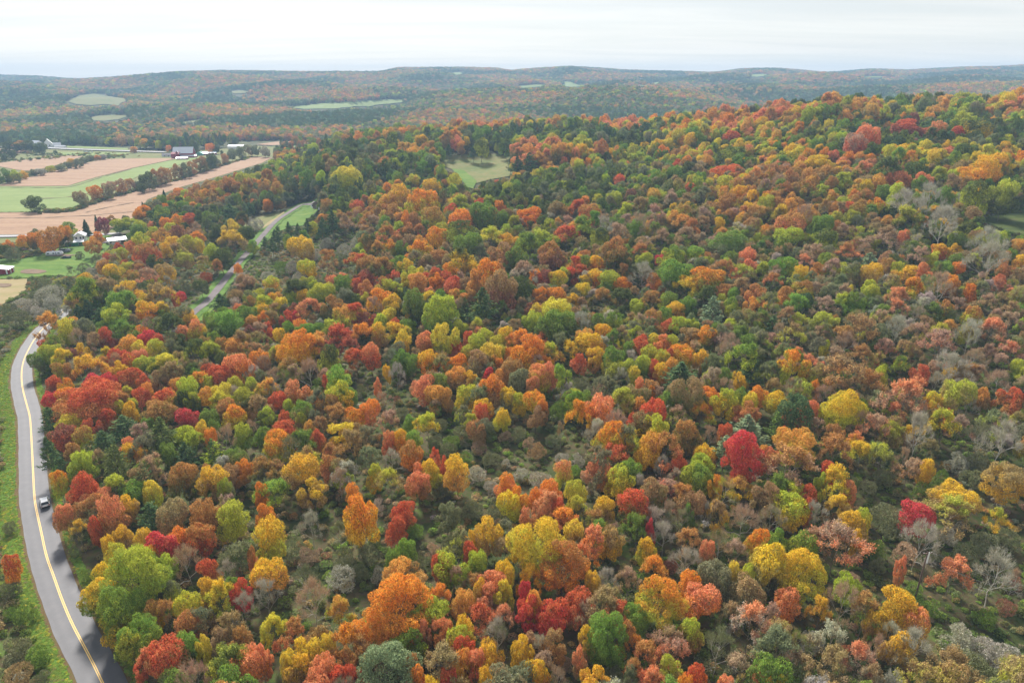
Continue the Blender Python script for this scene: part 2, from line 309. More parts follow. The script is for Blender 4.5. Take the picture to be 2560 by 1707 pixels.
# Crowns as seen in the photograph, one per entry: x, y of the top, crown width, [height/width], kind, colours (upper, lower).
# D leafy, P thinning, N bare, C pine, K spruce, S bush; H leafy in the valley hedgerows. Each is later planted on the terrain.
CROWNS = {
(0, 780, 3.409): """
390 0 190 1.4 P ou;560 60 150 1.5 D yl;640 130 180 1.2 N t;760 90 120 D lY;700 260 110 D Y;800 170 130 1.6 P bt;890 120 120 1.8 D rm;1030 70 190 1.2 D gg
1180 120 130 D Or;1240 165 140 D cr;360 235 90 D r;390 280 170 1.1 D lg;505 320 160 1.3 D Yl;290 350 110 D gv;640 310 100 D m;730 380 210 1.2 D Yo;860 420 140 P bw
1090 190 180 1 D oY;1180 240 120 D yo;1320 220 150 D ly;1060 350 150 D ry;1170 320 120 D sr;1000 420 120 D Yo;1220 380 150 D lg;1400 360 220 .9 D yl;1450 440 200 1.2 D bd
1650 240 190 1.4 D dl;1790 260 170 1.3 D ld;1960 220 160 D ou;1630 70 170 D sl;1590 0 150 .8 D Yo;1430 20 180 1.4 D d;1740 130 80 1.5 D Yy;1530 190 130 D d;1930 0 220 1.1 D Gg
2130 20 130 D ou;440 545 110 1.5 D rm;540 565 110 D Ol;430 680 150 1 D cr;710 600 470 .7 D ru;900 520 120 D cm;1110 480 180 1 D ru;1240 530 140 D ru;1440 500 130 D bm
1680 510 210 1 D Ol;1860 470 180 1.2 D rm;2010 370 200 1.3 D sO;2140 330 80 D u;1180 640 130 D rs;1370 670 220 .9 D rl;1320 780 280 .9 D ud;1530 680 110 D d;1620 690 120 1.4 D ld
1750 630 150 D oY;1930 740 160 D ub;1860 670 180 D yl;2040 640 180 D ld;2100 740 150 D du;1570 830 180 D cm;1970 800 180 1 D Oy;1010 750 100 D ly;1100 760 120 D Y;890 820 150 D ru
560 870 180 1 D yl;390 800 190 1.3 C p;380 1060 200 2 C p;520 970 200 1.1 D mr;700 980 160 1.1 D ul;1030 870 270 1 C p;850 1000 220 1.2 C p;1350 890 280 1.4 C q;760 900 140 D rm
950 1120 260 1.6 C q;650 1200 210 1.5 D lg;1090 1060 150 D so;1110 1130 170 D Yu;1240 900 110 D g;1560 980 200 1 D lg;1780 990 90 D O;1720 920 110 D yo;1810 920 100 D g
1900 960 180 1.5 N t;2060 950 140 1.6 D lg;1560 1100 200 1.2 C p;1650 1020 180 D ld;2140 910 100 N t;680 1360 210 1.6 D r;480 1350 120 D Ol;1150 1330 170 D bt;1550 1290 220 1.6 D ud
1740 1280 110 D us;1800 1330 230 1.3 D Yb;2050 1260 160 1.4 D Ou;1130 1450 210 1.2 D gp;870 1500 170 D su;1270 1450 140 D yl;1900 1420 110 D lv;1290 1300 170 P bt;590 1110 140 D ub
1400 1120 150 D g;820 760 130 D ry;480 430 110 D ul;570 430 90 D u;930 620 170 D ru;620 700 120 D O;1240 600 90 D o;1500 560 110 D o;1760 540 120 D lb;2130 560 100 D lb""",
(0, 1240, 3.358): """
55 490 120 1.2 D rO;510 70 130 D su;900 10 200 1.9 D su;780 170 110 2.5 D r;640 190 160 1.4 P Yv;1240 40 260 1.2 C p;1040 0 150 D Yb;1010 240 140 1.2 D Yb;880 330 90 D Y
1190 270 130 1.3 D Yb;1840 90 220 .9 D ub;1480 270 160 1 D Os;1390 360 140 1.2 D cr;1650 250 220 1.3 D ur;1260 410 150 .9 D OY;940 400 160 D lY;1060 490 430 1.3 D lg;850 580 180 D Yl
830 720 260 1.2 D Yg;1010 760 330 1.3 D gl;830 1000 240 1 D gY;1120 1050 300 1.2 D gl;950 1200 220 1.5 D lg;1350 500 190 1.2 D lg;1550 420 260 1.4 N t;1720 530 160 1 D ru
1890 520 180 1.2 N w;1720 680 130 D Yb;1830 710 230 1.6 D Yl;1560 820 200 1 D lY;1420 710 130 1.1 D vl;2000 700 160 .8 D rc;2030 800 200 1.2 N w;1540 980 170 D us;1510 1140 230 1.5 D Gg
1680 1170 110 D yl;1830 1110 160 1.3 D bt;1220 1280 200 1.6 D sr;1460 1470 240 .9 D gv;2080 1290 260 1 D sO;2000 1120 180 D ub;1380 860 170 P ub;1230 880 190 1.2 D uY;2110 420 80 D us
1990 380 250 1.2 P v;60 200 120 S v;60 700 160 S v;170 900 220 S g;100 1180 260 S v;300 1250 220 S g;130 1400 250 S b;330 1450 180 S v;60 920 120 S g;700 600 120 S g;560 430 100 S v""",
(640, 1240, 3.358): """
60 70 150 1.1 D Ou;80 200 240 1.6 D Yl;90 550 260 1.2 D Yo;450 110 200 1.6 N w;690 200 170 1.5 N v;850 25 240 1.9 D OY;1240 40 180 .9 D r;1170 170 170 .6 D r;1600 60 190 1.1 D v;300 350 220 S v
730 440 240 1.1 S v;700 590 240 1.2 S w;1250 365 150 1.4 D Gg;1150 440 120 D g;1030 580 170 S w;1480 380 170 S t;1240 550 320 .7 D ob;390 580 260 1 N v;450 700 320 1.5 N t;60 700 220 1.6 N w
1200 735 480 1.1 D O;920 980 330 1 D Oo;1550 500 150 1.4 D r;1650 480 270 1.2 D lg;1850 460 150 D lg;1940 200 210 1.6 D Yb;1790 390 110 D r;1790 290 100 D Y;1540 760 180 1 D Os
1490 880 250 1.3 D lg;1410 780 110 D lg;690 860 200 1.6 D ol;590 1150 120 D yl;140 1000 190 1.3 D yl;280 1050 210 1.2 D us;1880 900 230 1.2 D rs;1750 1000 140 D Yy;1700 1100 200 .9 D lo
1330 960 150 D gl;1280 1130 260 1.1 D gl;1390 1050 140 1.5 D sb;1560 1020 170 D so;360 1220 220 1 D Yy;480 1210 150 1.2 D yY;340 1360 220 D Yb;1080 1310 460 1 D h;560 1340 200 D su
790 1410 150 D r;500 1460 200 D s;1350 1400 160 D Os;1600 1450 160 D rc;1450 1520 180 D Y;1960 1230 200 1 D Yo;1840 1280 170 1.3 D sr;1730 1180 170 D r;1740 1280 140 D oY;1940 1430 150 D Y
2020 650 160 D s;2080 720 150 D yl;2090 550 140 D Yy;2090 880 160 P st;1960 750 180 D st;1880 690 110 D Yb;760 1280 160 D us;1740 790 170 D ou;1660 1340 150 D oy;30 1260 160 1.2 D s;240 1290 110 D y
1300 1330 130 D ub;1000 20 160 1.4 N w;1150 60 120 S v;1330 220 150 S g;1380 480 160 S v;870 560 170 S v;1650 330 200 S v;420 420 200 S t;940 400 200 S v;1820 40 200 S v;2000 60 160 S v;1690 560 140 P t""",
(1280, 1240, 3.358): """
200 200 430 1.1 D Yl;60 430 200 1.3 D Yl;430 410 340 1.3 D uO;660 270 220 1.7 D sO;520 210 170 1.3 D yb;440 90 210 .9 D Os;140 90 130 1.1 D su;400 20 110 D r;270 30 140 D sb;740 200 130 D Gl
840 270 180 1.4 D bY;1050 150 200 1.7 P g;1180 190 80 D c;1500 60 90 D G;790 0 160 D Yb;1150 345 160 1.7 D Yl;1210 480 170 1.3 D Oo;1720 40 160 1.8 D bY;1960 90 270 1.1 N t;1650 370 120 D sb
1890 360 240 P tb;2080 280 180 2 D OG;1480 280 240 P ub;1480 420 240 1.2 N w;1520 615 200 1.5 D O;1600 760 270 1 D sO;1250 715 350 1.2 D Ol;980 590 210 1.4 P tb;790 600 200 1.5 N w
1720 570 250 1.2 D v;1970 700 270 1 D bv;570 800 230 1 D rs;360 890 240 1.2 D rc;150 850 200 1.3 D rc;100 710 110 D c;180 810 130 D oY;890 880 210 1 D rs;810 1020 300 1.5 D Gg;970 1050 160 2 D uO
640 1090 150 1.1 D Yb;590 1270 130 D sb;1340 1090 240 1 P bt;1390 1180 210 1 P ts;1520 1010 190 1.6 D lu;1150 1200 200 1.2 D us;1850 900 180 1.3 P bv;2030 930 320 1.5 P sw;1740 1130 300 1.4 N v
1540 1390 180 1.1 D rO;1460 1500 150 D Oy;1850 1510 200 D sO;2060 1460 160 D so;1190 1440 220 D sr;1330 1350 190 D lb;700 1450 230 .9 D Yo;80 1190 170 1.5 D Y;200 1380 180 1.2 D YO;340 1130 200 D bu
240 1150 170 N w;280 1290 180 P tb;600 880 170 P tb;160 590 170 D YO;870 1420 160 S v;1330 30 180 1.4 N t;1120 10 130 1.3 D rt;1290 200 200 1.5 N w;400 1420 160 N t;1880 550 110 D yb;1000 1430 140 P v
1040 1330 150 P us;1640 40 120 N w;450 1330 150 S t;1340 520 130 S m;1600 420 160 S v;1980 560 140 D ly;680 640 120 D Yb""",
(1920, 1240, 3.358): """
190 0 260 1.1 D lY;350 0 90 2 D r;600 0 180 1.2 D Yb;800 100 140 1.5 D lY;610 225 400 1.15 P ts;770 260 90 D Y;80 280 170 1.3 D Gl;330 310 200 1.1 D gl;300 490 360 1.2 D Yl;180 790 200 1.3 D sO
460 850 160 1.4 D Yo;430 40 180 1.6 N w;1280 75 250 .8 D c;1310 210 290 1.5 N w;1590 0 350 1 P lb;1950 90 170 1 P lY;1580 520 230 1 D s;1140 500 80 D s;1960 480 330 1.4 N w;1120 795 260 1.5 D Y
1270 960 190 1.3 D sY;930 970 170 1 D Yb;1110 1130 260 D Yb;650 730 280 1.5 N t;1250 1100 320 1.4 N w;1060 1050 200 N w;780 1220 280 1.3 P st;560 1100 160 1.2 S g;370 1130 220 1.2 S w
230 1260 250 1.3 N t;330 1400 240 S g;1640 1070 260 1 S w;1900 1190 300 S w;1720 1300 300 S v;2050 1250 250 S w;1460 1390 60 S r;1060 180 220 S v;1850 300 260 S v;1700 400 200 S v;2050 280 200 S v
990 60 250 S v;1180 380 200 S t;2080 640 140 S m;130 1500 160 D yl;20 1520 80 D O;60 900 140 1.4 P t;2030 850 150 S m;2100 600 120 N t;1520 250 180 S w;1400 850 180 S g;1850 950 180 S g;950 500 160 S v
1500 1450 200 S g;1900 1420 250 S v;1250 700 140 S g;900 350 200 S g;720 640 160 S t;900 1400 200 P bw;1050 1480 220 N w;1430 420 160 S v;1560 560 140 S v;950 1150 150 N t""",
(640, 780, 3.409): """
100 140 120 1.3 D rm;200 140 130 1.5 D Yl;370 60 130 1.1 D Oo;430 100 140 1 D G;330 160 300 1.1 D OY;480 190 220 1.2 D os;630 70 170 .9 D lg;610 280 180 1.5 D dl;450 400 240 1.2 N t
700 130 230 1.3 D rm;910 110 190 1.1 D Ou;780 150 110 D ru;1050 80 140 1.6 D Yb;1200 90 190 1 D Yl;1240 150 130 1.7 D yY;850 320 200 1 D ru;970 270 140 1.6 D sr;930 0 180 .9 D mr;1110 0 110 D y
1180 50 90 D r;1290 60 130 D g;1450 170 150 1.4 D su;1460 330 160 1.3 D YO;1610 100 210 1.4 D yl;1710 70 130 1.4 D lg;1690 230 120 D rs;1810 160 90 1.6 D rs;1950 140 150 1.4 D lb
2130 130 130 1.6 D Yl;1640 400 130 1.2 D OY;1800 270 130 D lo;1900 380 90 1.6 D yl;2060 400 120 D Oo;1980 470 90 1.5 D cr;2020 540 190 1.5 D Ob;2110 480 120 1.6 D ob;2160 300 90 D O
1700 480 170 1.1 D ob;1800 500 140 D Yb;1440 540 160 1.7 D s;1545 570 60 2 D Yl;1620 650 120 1.8 D ob;1800 630 180 1.2 D lY;1930 740 140 D YO;1920 780 120 1.7 D rs;2090 810 130 1.6 D Yl
1110 450 60 2.3 D Y;1190 430 140 1.8 N w;1030 560 60 1.5 D s;700 470 190 1.6 D Gl;700 600 200 1.4 D lY;790 640 110 1.6 D Gg;580 540 80 2 D rs;350 580 190 1.4 D su;190 680 150 1.1 D r
80 560 150 1.6 D ol;490 670 150 1.3 D uo;110 810 160 1.2 D ld;370 850 110 1.5 D lb;270 740 90 1.6 D lg;220 830 120 D ru;240 925 220 .9 D rs;170 1035 230 1.2 D Ol;40 980 120 1 D g
450 910 110 1.7 D ob;520 1000 120 1.5 D ru;620 1120 150 1.5 D us;740 945 230 .8 D yY;810 1010 250 1.5 P bu;940 970 160 1.4 P vb;820 810 170 1.1 D Oy;960 760 160 1.4 D Os;610 720 180 1.3 D ub
680 780 220 P ub;1090 670 150 1.3 N t;1120 840 200 1.3 P tu;1310 875 110 1.4 D Gg;1450 850 180 1.5 D lY;1130 1010 110 1.8 D sr;1230 1000 130 1.6 D YO;1310 1110 170 1.5 D uO;1340 1010 130 1 D Gl
1520 1150 80 1.4 D rs;1590 1220 80 D r;1490 1250 160 1.7 D Yl;1380 1280 90 1.7 D sr;1380 1370 170 D su;1710 1230 190 1.7 D Yo;2120 1360 150 1.6 D Os;1000 1290 130 2 D lY;1130 1310 220 1.4 P lb
380 1230 270 1.2 D Yb;480 1430 220 D Yb;140 1430 230 1 D Gl;30 1450 110 D O;160 1270 170 1.4 P bu;300 1060 230 1.3 N v;820 1440 130 1.3 D Oo;700 1330 160 1.8 N t;1140 1160 180 1.3 N w
600 1220 140 D us;1240 800 150 S v;1560 900 150 S v;1540 1040 150 S v;1680 1040 170 S g;1640 1100 150 S v;1740 960 180 S v;1200 700 70 S m;1320 370 140 D g;2130 1000 120 S t;2000 1180 160 S v
1880 1300 180 S w;2000 1420 150 S w;1600 1400 200 S v;2130 1230 90 S w;40 490 130 P v;140 460 160 N t;130 580 170 N w;900 620 100 S v;1900 1080 150 S t;1780 1180 140 S g;1840 850 110 S v""",
(1280, 780, 3.409): """
60 140 170 1.3 D Os;170 200 190 1.6 D Oo;245 170 120 D sO;110 290 200 1.3 D OY;340 250 150 1.5 D lo;180 0 160 1.2 D lg;390 0 280 1 D gd;610 0 230 1 N w;420 170 150 1.6 P v;580 185 210 1.2 D Y
720 180 150 1.5 D Yo;780 100 130 1 D YO;880 0 130 1.5 D gl;1055 120 130 1.1 D lg;1120 200 150 1.4 D rs;1220 180 120 1.3 D yl;1300 200 150 1.2 D sO;1370 190 110 D ly;1170 280 140 D ly
1360 60 150 1 D ru;1460 290 190 1 D Ol;1290 320 110 1.2 D lY;1350 310 90 D r;1215 400 80 1.4 D r;1280 420 130 D Yo;1110 370 160 D lg;1540 140 190 .9 D bo;1660 130 180 1.1 D Og;1450 420 330 .9 C p
1630 320 130 1.6 D Yu;1880 180 190 1.5 N t;2020 190 140 1 D g;1990 270 220 1.3 D gl;2060 370 200 1.1 C p;1950 540 90 D Y;1690 490 110 1.4 D lv;1820 560 170 1.2 N t;760 720 230 1.3 D sO
570 760 160 2 D OY;850 940 220 1.6 D Ol;940 660 200 1.4 D lb;1100 710 120 D ob;1050 860 110 1.4 D r;1000 980 120 1.7 D Y;1200 880 230 1.4 D lY;1310 1030 240 1.5 P us;1180 1020 200 1.7 D oY
1190 620 90 1.3 D O;1100 555 90 D s;880 420 170 1.1 D lv;820 390 90 1.2 D y;1050 450 130 D yl;940 470 120 1.5 N w;1500 560 300 1.2 D bd;1320 680 150 1.8 D Gg;1680 650 160 1.3 D Os
1820 670 200 1.3 D lY;1620 770 200 1.2 D Ol;1970 640 120 1.2 D gl;2110 630 140 D Oo;2040 690 120 D yl;2020 770 190 D us;1510 930 230 1.5 D ud;1820 950 110 1.3 D ru;1680 960 160 1.2 N t
2020 870 320 1 C h;1830 1050 260 1.4 C h;2000 1040 310 1.5 D cr;1660 1140 170 1.2 D Yr;1620 1230 190 1.3 D lg;1620 1330 180 1.4 D gl;1740 1390 110 1.7 D OY;1950 1400 220 D uY;440 1270 160 1.2 D sl
330 1410 180 1 D Os;690 1290 160 1.4 D st;820 1300 140 1.3 D so;930 1320 210 1.4 D lY;200 1480 120 D Oo;70 1480 150 D OY;540 1430 150 D ly;1090 1370 180 1.2 N w;1330 1410 220 1 P tr
1300 1210 140 1.8 N w;310 420 150 1.7 D s;190 550 110 2 D sb;430 450 140 2 D Gl;260 740 90 2 D Ob;60 680 120 1.5 D lY;570 360 120 1.3 D rs;420 930 80 1.8 N b;420 750 200 S g;600 540 180 S v
750 600 150 S t;60 960 160 S v;430 1180 130 S w;540 1290 140 S G;80 1320 130 S w;240 1350 250 S w;560 1190 150 S w;150 1050 120 S t;720 930 200 1.5 N w;880 1150 230 1.2 D ru;740 1180 120 D s
1430 1230 130 D rs;2160 1130 80 D ob;720 300 160 1.4 D Yu;220 1100 160 S b;360 1020 150 S v;300 640 100 S g;960 150 120 D ly;850 560 130 P v;900 620 130 P v;1250 630 110 P t""",
(1920, 780, 3.409): """
50 20 160 1 C p;270 10 140 1.3 D lb;490 10 200 1.2 D lv;580 20 80 D u;830 20 280 1.2 P bu;230 90 200 1.3 P bl;470 100 160 1.2 P tb;110 90 160 1.3 N t;40 170 120 P t;1110 30 230 1.3 N w
1300 80 180 1.2 P tb;1500 150 260 1.2 P ts;1560 60 150 P ob;840 150 150 1 P lb;680 160 210 1.2 N t;510 240 90 1.5 D ly;230 330 220 1.4 D Ol;370 360 150 1.3 P st;130 370 140 P tb
820 270 200 1.2 P ub;1030 230 180 1.2 P ts;1190 240 170 1.2 P by;1160 370 120 1.8 P gl;990 450 100 2 D ly;1310 450 140 1 D rs;680 400 400 .9 P bu;880 490 250 1.2 P ub;320 600 200 1.1 D lv
410 575 70 D O;500 610 190 1.2 N t;650 680 300 1.1 D Yl;100 680 200 .9 D Yl;240 740 270 1.3 D p;390 750 110 1.6 D sO;260 840 230 .9 D rm;140 970 80 D r;240 1000 300 1.1 D ol;400 1050 120 1.8 C p
950 680 200 1.2 D vl;1200 560 310 1.3 P st;1430 680 140 1.4 D yO;1550 820 60 D r;1530 840 210 1.6 D lY;1640 590 230 1.3 D lb;1860 650 130 1.6 D ob;2080 650 200 1.3 D ru;2150 400 120 1.7 D lg
1320 860 260 1.7 N w;960 860 210 1.4 P ts;820 840 180 1.4 N t;1060 980 140 1.4 P lb;770 1010 170 1.5 P sY;580 950 150 D ub;600 1060 260 1.3 P ub;420 880 180 P tb;820 1100 200 1.3 D Yl
980 1140 200 1.4 D lv;220 1150 420 .9 P ut;30 1150 120 D s;530 1270 120 D rc;590 1330 220 1.5 D Yl;700 1430 110 D s;230 1460 210 D ly;350 1460 150 1.2 D rs;470 1370 100 D lg;1220 1230 220 1.2 P tu
1380 1250 110 1.8 D Y;1500 1340 200 .9 S g;1640 1180 200 1.1 S w;1830 940 230 1.3 N v;1820 1180 220 S v;2050 920 300 1.5 N w;2060 1320 300 1 D bY;1630 1480 330 .8 D Yb;1820 440 150 1.3 P tb
2000 480 220 1.3 N t;1600 330 300 1.2 N w;1750 60 200 1.6 N w;1950 50 230 1.2 P st;2100 0 200 P tb;2080 240 200 1.2 P st;1900 260 160 P tb;1400 400 160 P tb;1450 500 130 N w;1730 700 150 N w
600 300 170 P tb;1280 300 150 P bv;2000 350 160 P t;1750 420 150 P ub;1100 760 150 P s;1900 780 150 S g;1180 1150 130 N t;1000 1330 180 S v;1350 1430 180 S g;870 1420 150 S v;1780 1330 200 S v
1560 460 120 P Yb;1050 640 130 P tb;620 570 150 P b""",
(640, 340, 3.409): """
1930 1290 270 1.35 C p;1740 950 220 1.2 D dY;1650 1070 130 1 D OY;1560 970 160 1 D ub;1350 970 160 1.1 P vb;1390 890 190 .9 D Ol;1240 890 100 1.4 D g;1140 885 130 1 D Ol;960 840 130 1.4 D du
1800 840 220 1.2 D gd;1760 720 300 .8 D dl;2010 780 230 .9 D ly;2130 830 140 D Yo;1940 580 240 1.1 D gd;2100 640 110 1.4 D g;2020 670 110 D ul;1420 470 250 1.1 D Ol;1220 430 240 1.1 D Yu
1275 640 80 2.3 D Oo;1400 760 80 1.7 D rc;860 550 130 1 D ru;1200 600 100 1.4 D lb;1500 610 190 D ul;1670 580 150 D rl;1740 640 220 1 D Os;1915 530 110 .9 D r;2060 560 150 D Os;1530 780 160 D OY
1590 740 130 D ly;380 870 200 1.1 D Yb;590 970 170 1.4 P ub;480 730 90 1.3 D ly;430 1060 140 1.2 D lY;850 1010 190 .9 D rl;940 1030 160 D ud;1070 1040 200 D ud;1260 1050 130 1.3 D Yl
1330 1120 150 1.2 D ly;950 1140 150 1.1 D mr;860 1210 110 1.2 D r;960 1230 150 D us;1150 1170 90 D r;1100 1230 160 D lu;1450 1160 110 1.2 D rs;1540 1170 110 1.4 D O;1380 1170 150 1.3 D ou
1690 1200 150 D rs;1620 1150 120 D ru;1700 1300 100 D oy;1970 1060 260 1.2 D Ou;2080 1160 230 1.5 D bm;1860 1240 160 D ob;2080 920 220 1.1 D bu;1570 1370 240 1.4 D lg;1350 1300 200 1.5 D gd
1330 1420 120 D Y;1050 1310 200 1 D OY;1190 1360 190 1.1 D Yd;1000 1370 170 1.2 N t;850 1430 200 D rl;740 1450 170 D ol;650 1370 180 1.3 D ud;460 1390 210 1 D su;560 1260 200 1 D lg;400 1310 110 D Y
290 1320 100 D lG;350 1490 100 D cr;270 1490 130 D rm;130 1330 90 1.5 D Yo;50 1420 130 D Yy;120 1200 130 D lo;90 1490 130 D Ou;730 1190 150 1.2 D g;480 1230 100 D lG;1140 1470 150 D yl;880 1510 130 D rm
1270 1280 110 1 C p;330 1230 170 D d;820 1340 130 D dg;640 1190 90 D s;250 1200 100 N t;270 730 110 1.5 C p;180 760 100 1.5 C p;350 740 90 1.5 C p;640 630 190 1.3 C p;560 690 150 1.5 C p
430 700 110 1.5 C p;750 660 130 1.5 P bt;850 630 110 1.5 N t;1010 670 130 P tb;870 850 150 S w;500 950 130 S w;750 920 140 S w;700 990 150 S v;300 1060 140 S w;200 1070 130 S g;370 1150 150 S w
600 860 130 S w;780 270 200 1 D yl;690 300 110 1.3 D yl;850 430 70 D Y;1150 120 150 .8 D lg;830 125 120 1 D ul;570 120 110 D u;960 80 100 D u;770 70 120 .6 D u;1410 0 180 1.2 D Yd;1750 45 70 1.6 D ob
1920 40 130 1.2 D dl;2130 30 110 1.3 D dg;1850 80 100 C p;1640 70 100 1.2 C p;1350 90 100 N t;2170 180 100 1.3 C p;1110 400 110 D Oo;1190 300 130 D gl;40 380 100 D Ou;150 350 80 D Yu;1090 180 130 D us
240 470 150 .8 S v;90 545 80 1 D Ou;110 460 100 C p;560 480 70 D u;1000 500 90 D Yo;1060 490 90 D Ou;1490 370 150 D Yb;1340 330 120 D lo;1690 330 120 D ly;2060 370 80 D ru;1930 420 80 D r
1560 470 130 D dg;1740 500 180 D lg;1820 510 100 D lu;1120 760 170 P us;1300 840 120 D bm""",
(1280, 240, 2.903): """
145 810 190 .75 D O;600 680 150 .9 D dg;130 410 150 1.1 C p;40 430 120 C p;150 340 110 C p;560 320 110 1 D gv;680 320 80 C p;690 375 130 .8 C p;780 570 90 D rs;480 760 150 D ru;570 790 160 D ur;250 770 120 D d
900 900 120 D G;1140 840 80 1.3 D yl;1290 770 110 1 D Yb;1715 770 90 .9 D Yu;1510 880 80 D Y;1570 980 260 .7 D gv;790 1040 210 1.2 D ud;400 940 170 1 D ru;300 1070 190 D um;370 1160 110 1 D gd
1150 1090 170 D gl;1320 1090 150 .7 D Gl;980 1140 110 1.3 D lg;600 1160 130 1 D YO;600 1260 130 1 D YO;700 1270 150 1 D lg;800 1310 120 1 D O;1080 1330 70 1.4 D O;250 1260 100 1.4 D mr;180 1260 100 1.2 D O
210 1390 110 1.4 D Ou;320 1390 130 1.1 D Ob;430 1240 110 D r;340 1270 130 D Yl;330 1480 200 D yl;1180 1200 220 1 D Gg;1400 1250 240 .8 D Og;1270 1320 170 1 D Yl;1620 1390 80 D G;790 1400 170 1 D d
660 1400 160 D ud;450 1430 100 D Y;920 1480 120 D l;1010 1420 160 D ud;1150 1420 120 D gl;1620 370 180 .7 D dl;1590 250 160 .8 D rm;1700 150 220 .5 D O;1210 300 120 .8 D y;1320 390 120 .9 D yd
1510 410 70 D m;1210 460 80 D r;1570 500 280 .4 D rO;1560 580 140 .9 D lY;1660 650 110 D YO;1030 670 90 D Yu;870 350 50 D c;240 980 180 1 D lG;130 1000 180 D gl;60 1100 170 D gd;80 1200 160 P tw;60 1310 160 1.3 D d
740 700 130 D ld;880 670 110 D mb;1100 1130 90 D c;940 1060 130 P us;1470 1020 110 P tb;1240 860 150 P ob;1280 950 150 P tb;1100 960 130 P tb;920 850 140 N t;680 870 150 N w;780 920 150 P tb;1390 870 120 P b
950 740 160 D bd;1160 700 140 P tv;1400 650 150 P v;1240 680 110 D g;1300 630 90 D ru;1540 1180 150 P ub;1640 1230 90 D s;1700 1220 150 P lv;1670 1320 150 P bu;1780 1370 140 D us;1540 1360 110 D us
960 1200 160 1.3 N w;890 1220 120 P v;1040 1290 120 D us;730 1190 100 P tu;640 960 130 D dl;500 880 170 D gl;1440 1380 150 D d;1470 1450 200 C h;1280 1460 120 D g;1200 1490 120 D Yu;1750 1460 100 D o""",
(1920, 240, 2.903): """
1050 170 260 .6 D rm;740 220 170 D sr;640 280 160 D tr;1240 190 140 D sd;1390 220 100 D rc;1530 180 200 .7 D dY;1430 120 150 D lg;1560 440 260 .9 D YO;1680 420 150 D YO;1820 400 110 1.2 D OY;1540 620 180 1.5 D dl
1740 620 200 1.2 D ld;1040 810 200 1 D ld;470 580 160 .8 D dg;490 670 90 D gl;150 960 180 .9 D lg;170 860 220 .9 D us;430 970 150 D dl;330 830 120 D ul;360 910 110 D dg;1000 970 80 1.2 D s;770 1010 100 1.1 D yl
750 1130 170 .8 C h;150 1170 140 1 D Gl;370 1210 100 1.2 D uo;1260 1070 100 D Yr;1370 1070 90 D Y;1310 1200 100 1 D G;1390 1200 80 D O;1070 1320 150 1.3 D Ol;760 1360 120 D lg;600 1370 60 D y;490 1360 150 .9 D vd
1000 670 250 1 N w;1200 640 180 1.8 N w;1300 800 250 1.2 N w;1600 950 200 N w;1420 700 120 1.4 N w;880 940 200 1.1 P bt;1280 1280 200 1.3 N t;1700 1320 130 P st;1690 1290 80 D s;1480 1360 80 D O;1650 1040 250 N w
660 860 120 1.2 N v;210 380 120 D yG;400 430 250 .6 D Yd;1000 350 130 .8 D Yo;1150 320 110 D yl;900 350 130 D ly;870 550 120 D su;980 550 130 D su;1130 560 130 D s;600 400 110 D Od;1090 480 150 D dg;1450 350 160 .9 D dg
400 870 150 D g;550 920 130 P tb;640 1040 70 1.4 D rm;580 1060 140 P us;330 1070 150 P tb;280 1150 120 P st;480 1180 140 P t;540 1210 110 D lb;880 1180 110 1.4 D ub;760 1220 140 1.3 D Yb;1010 1230 150 D Yu
1190 1150 110 D ly;1100 1090 150 P t;1500 1140 120 P lt;1560 1090 130 P b;270 1340 140 D ul;130 1380 120 D uo;360 1340 90 P t;250 1230 110 D Yl;40 1280 120 P us;230 1440 150 D Gg;290 1430 90 D p;960 1470 140 P st
1850 1150 100 D Yo;1780 1390 110 P st;1620 1430 150 P tb;1400 1460 140 P tu;1180 1270 90 P s;430 1450 150 P t;560 1430 150 D lg;850 650 130 D gd;640 680 90 D Ou;610 770 120 D ru;780 740 120 D Ol;550 560 150 D lg
700 480 160 D sg;1250 520 150 D lg;880 450 180 D dg;480 340 110 D gd;270 780 150 N t;180 700 100 D ob;100 560 130 N t;330 580 110 D ob;400 640 120 P lg;1140 870 120 P su""",
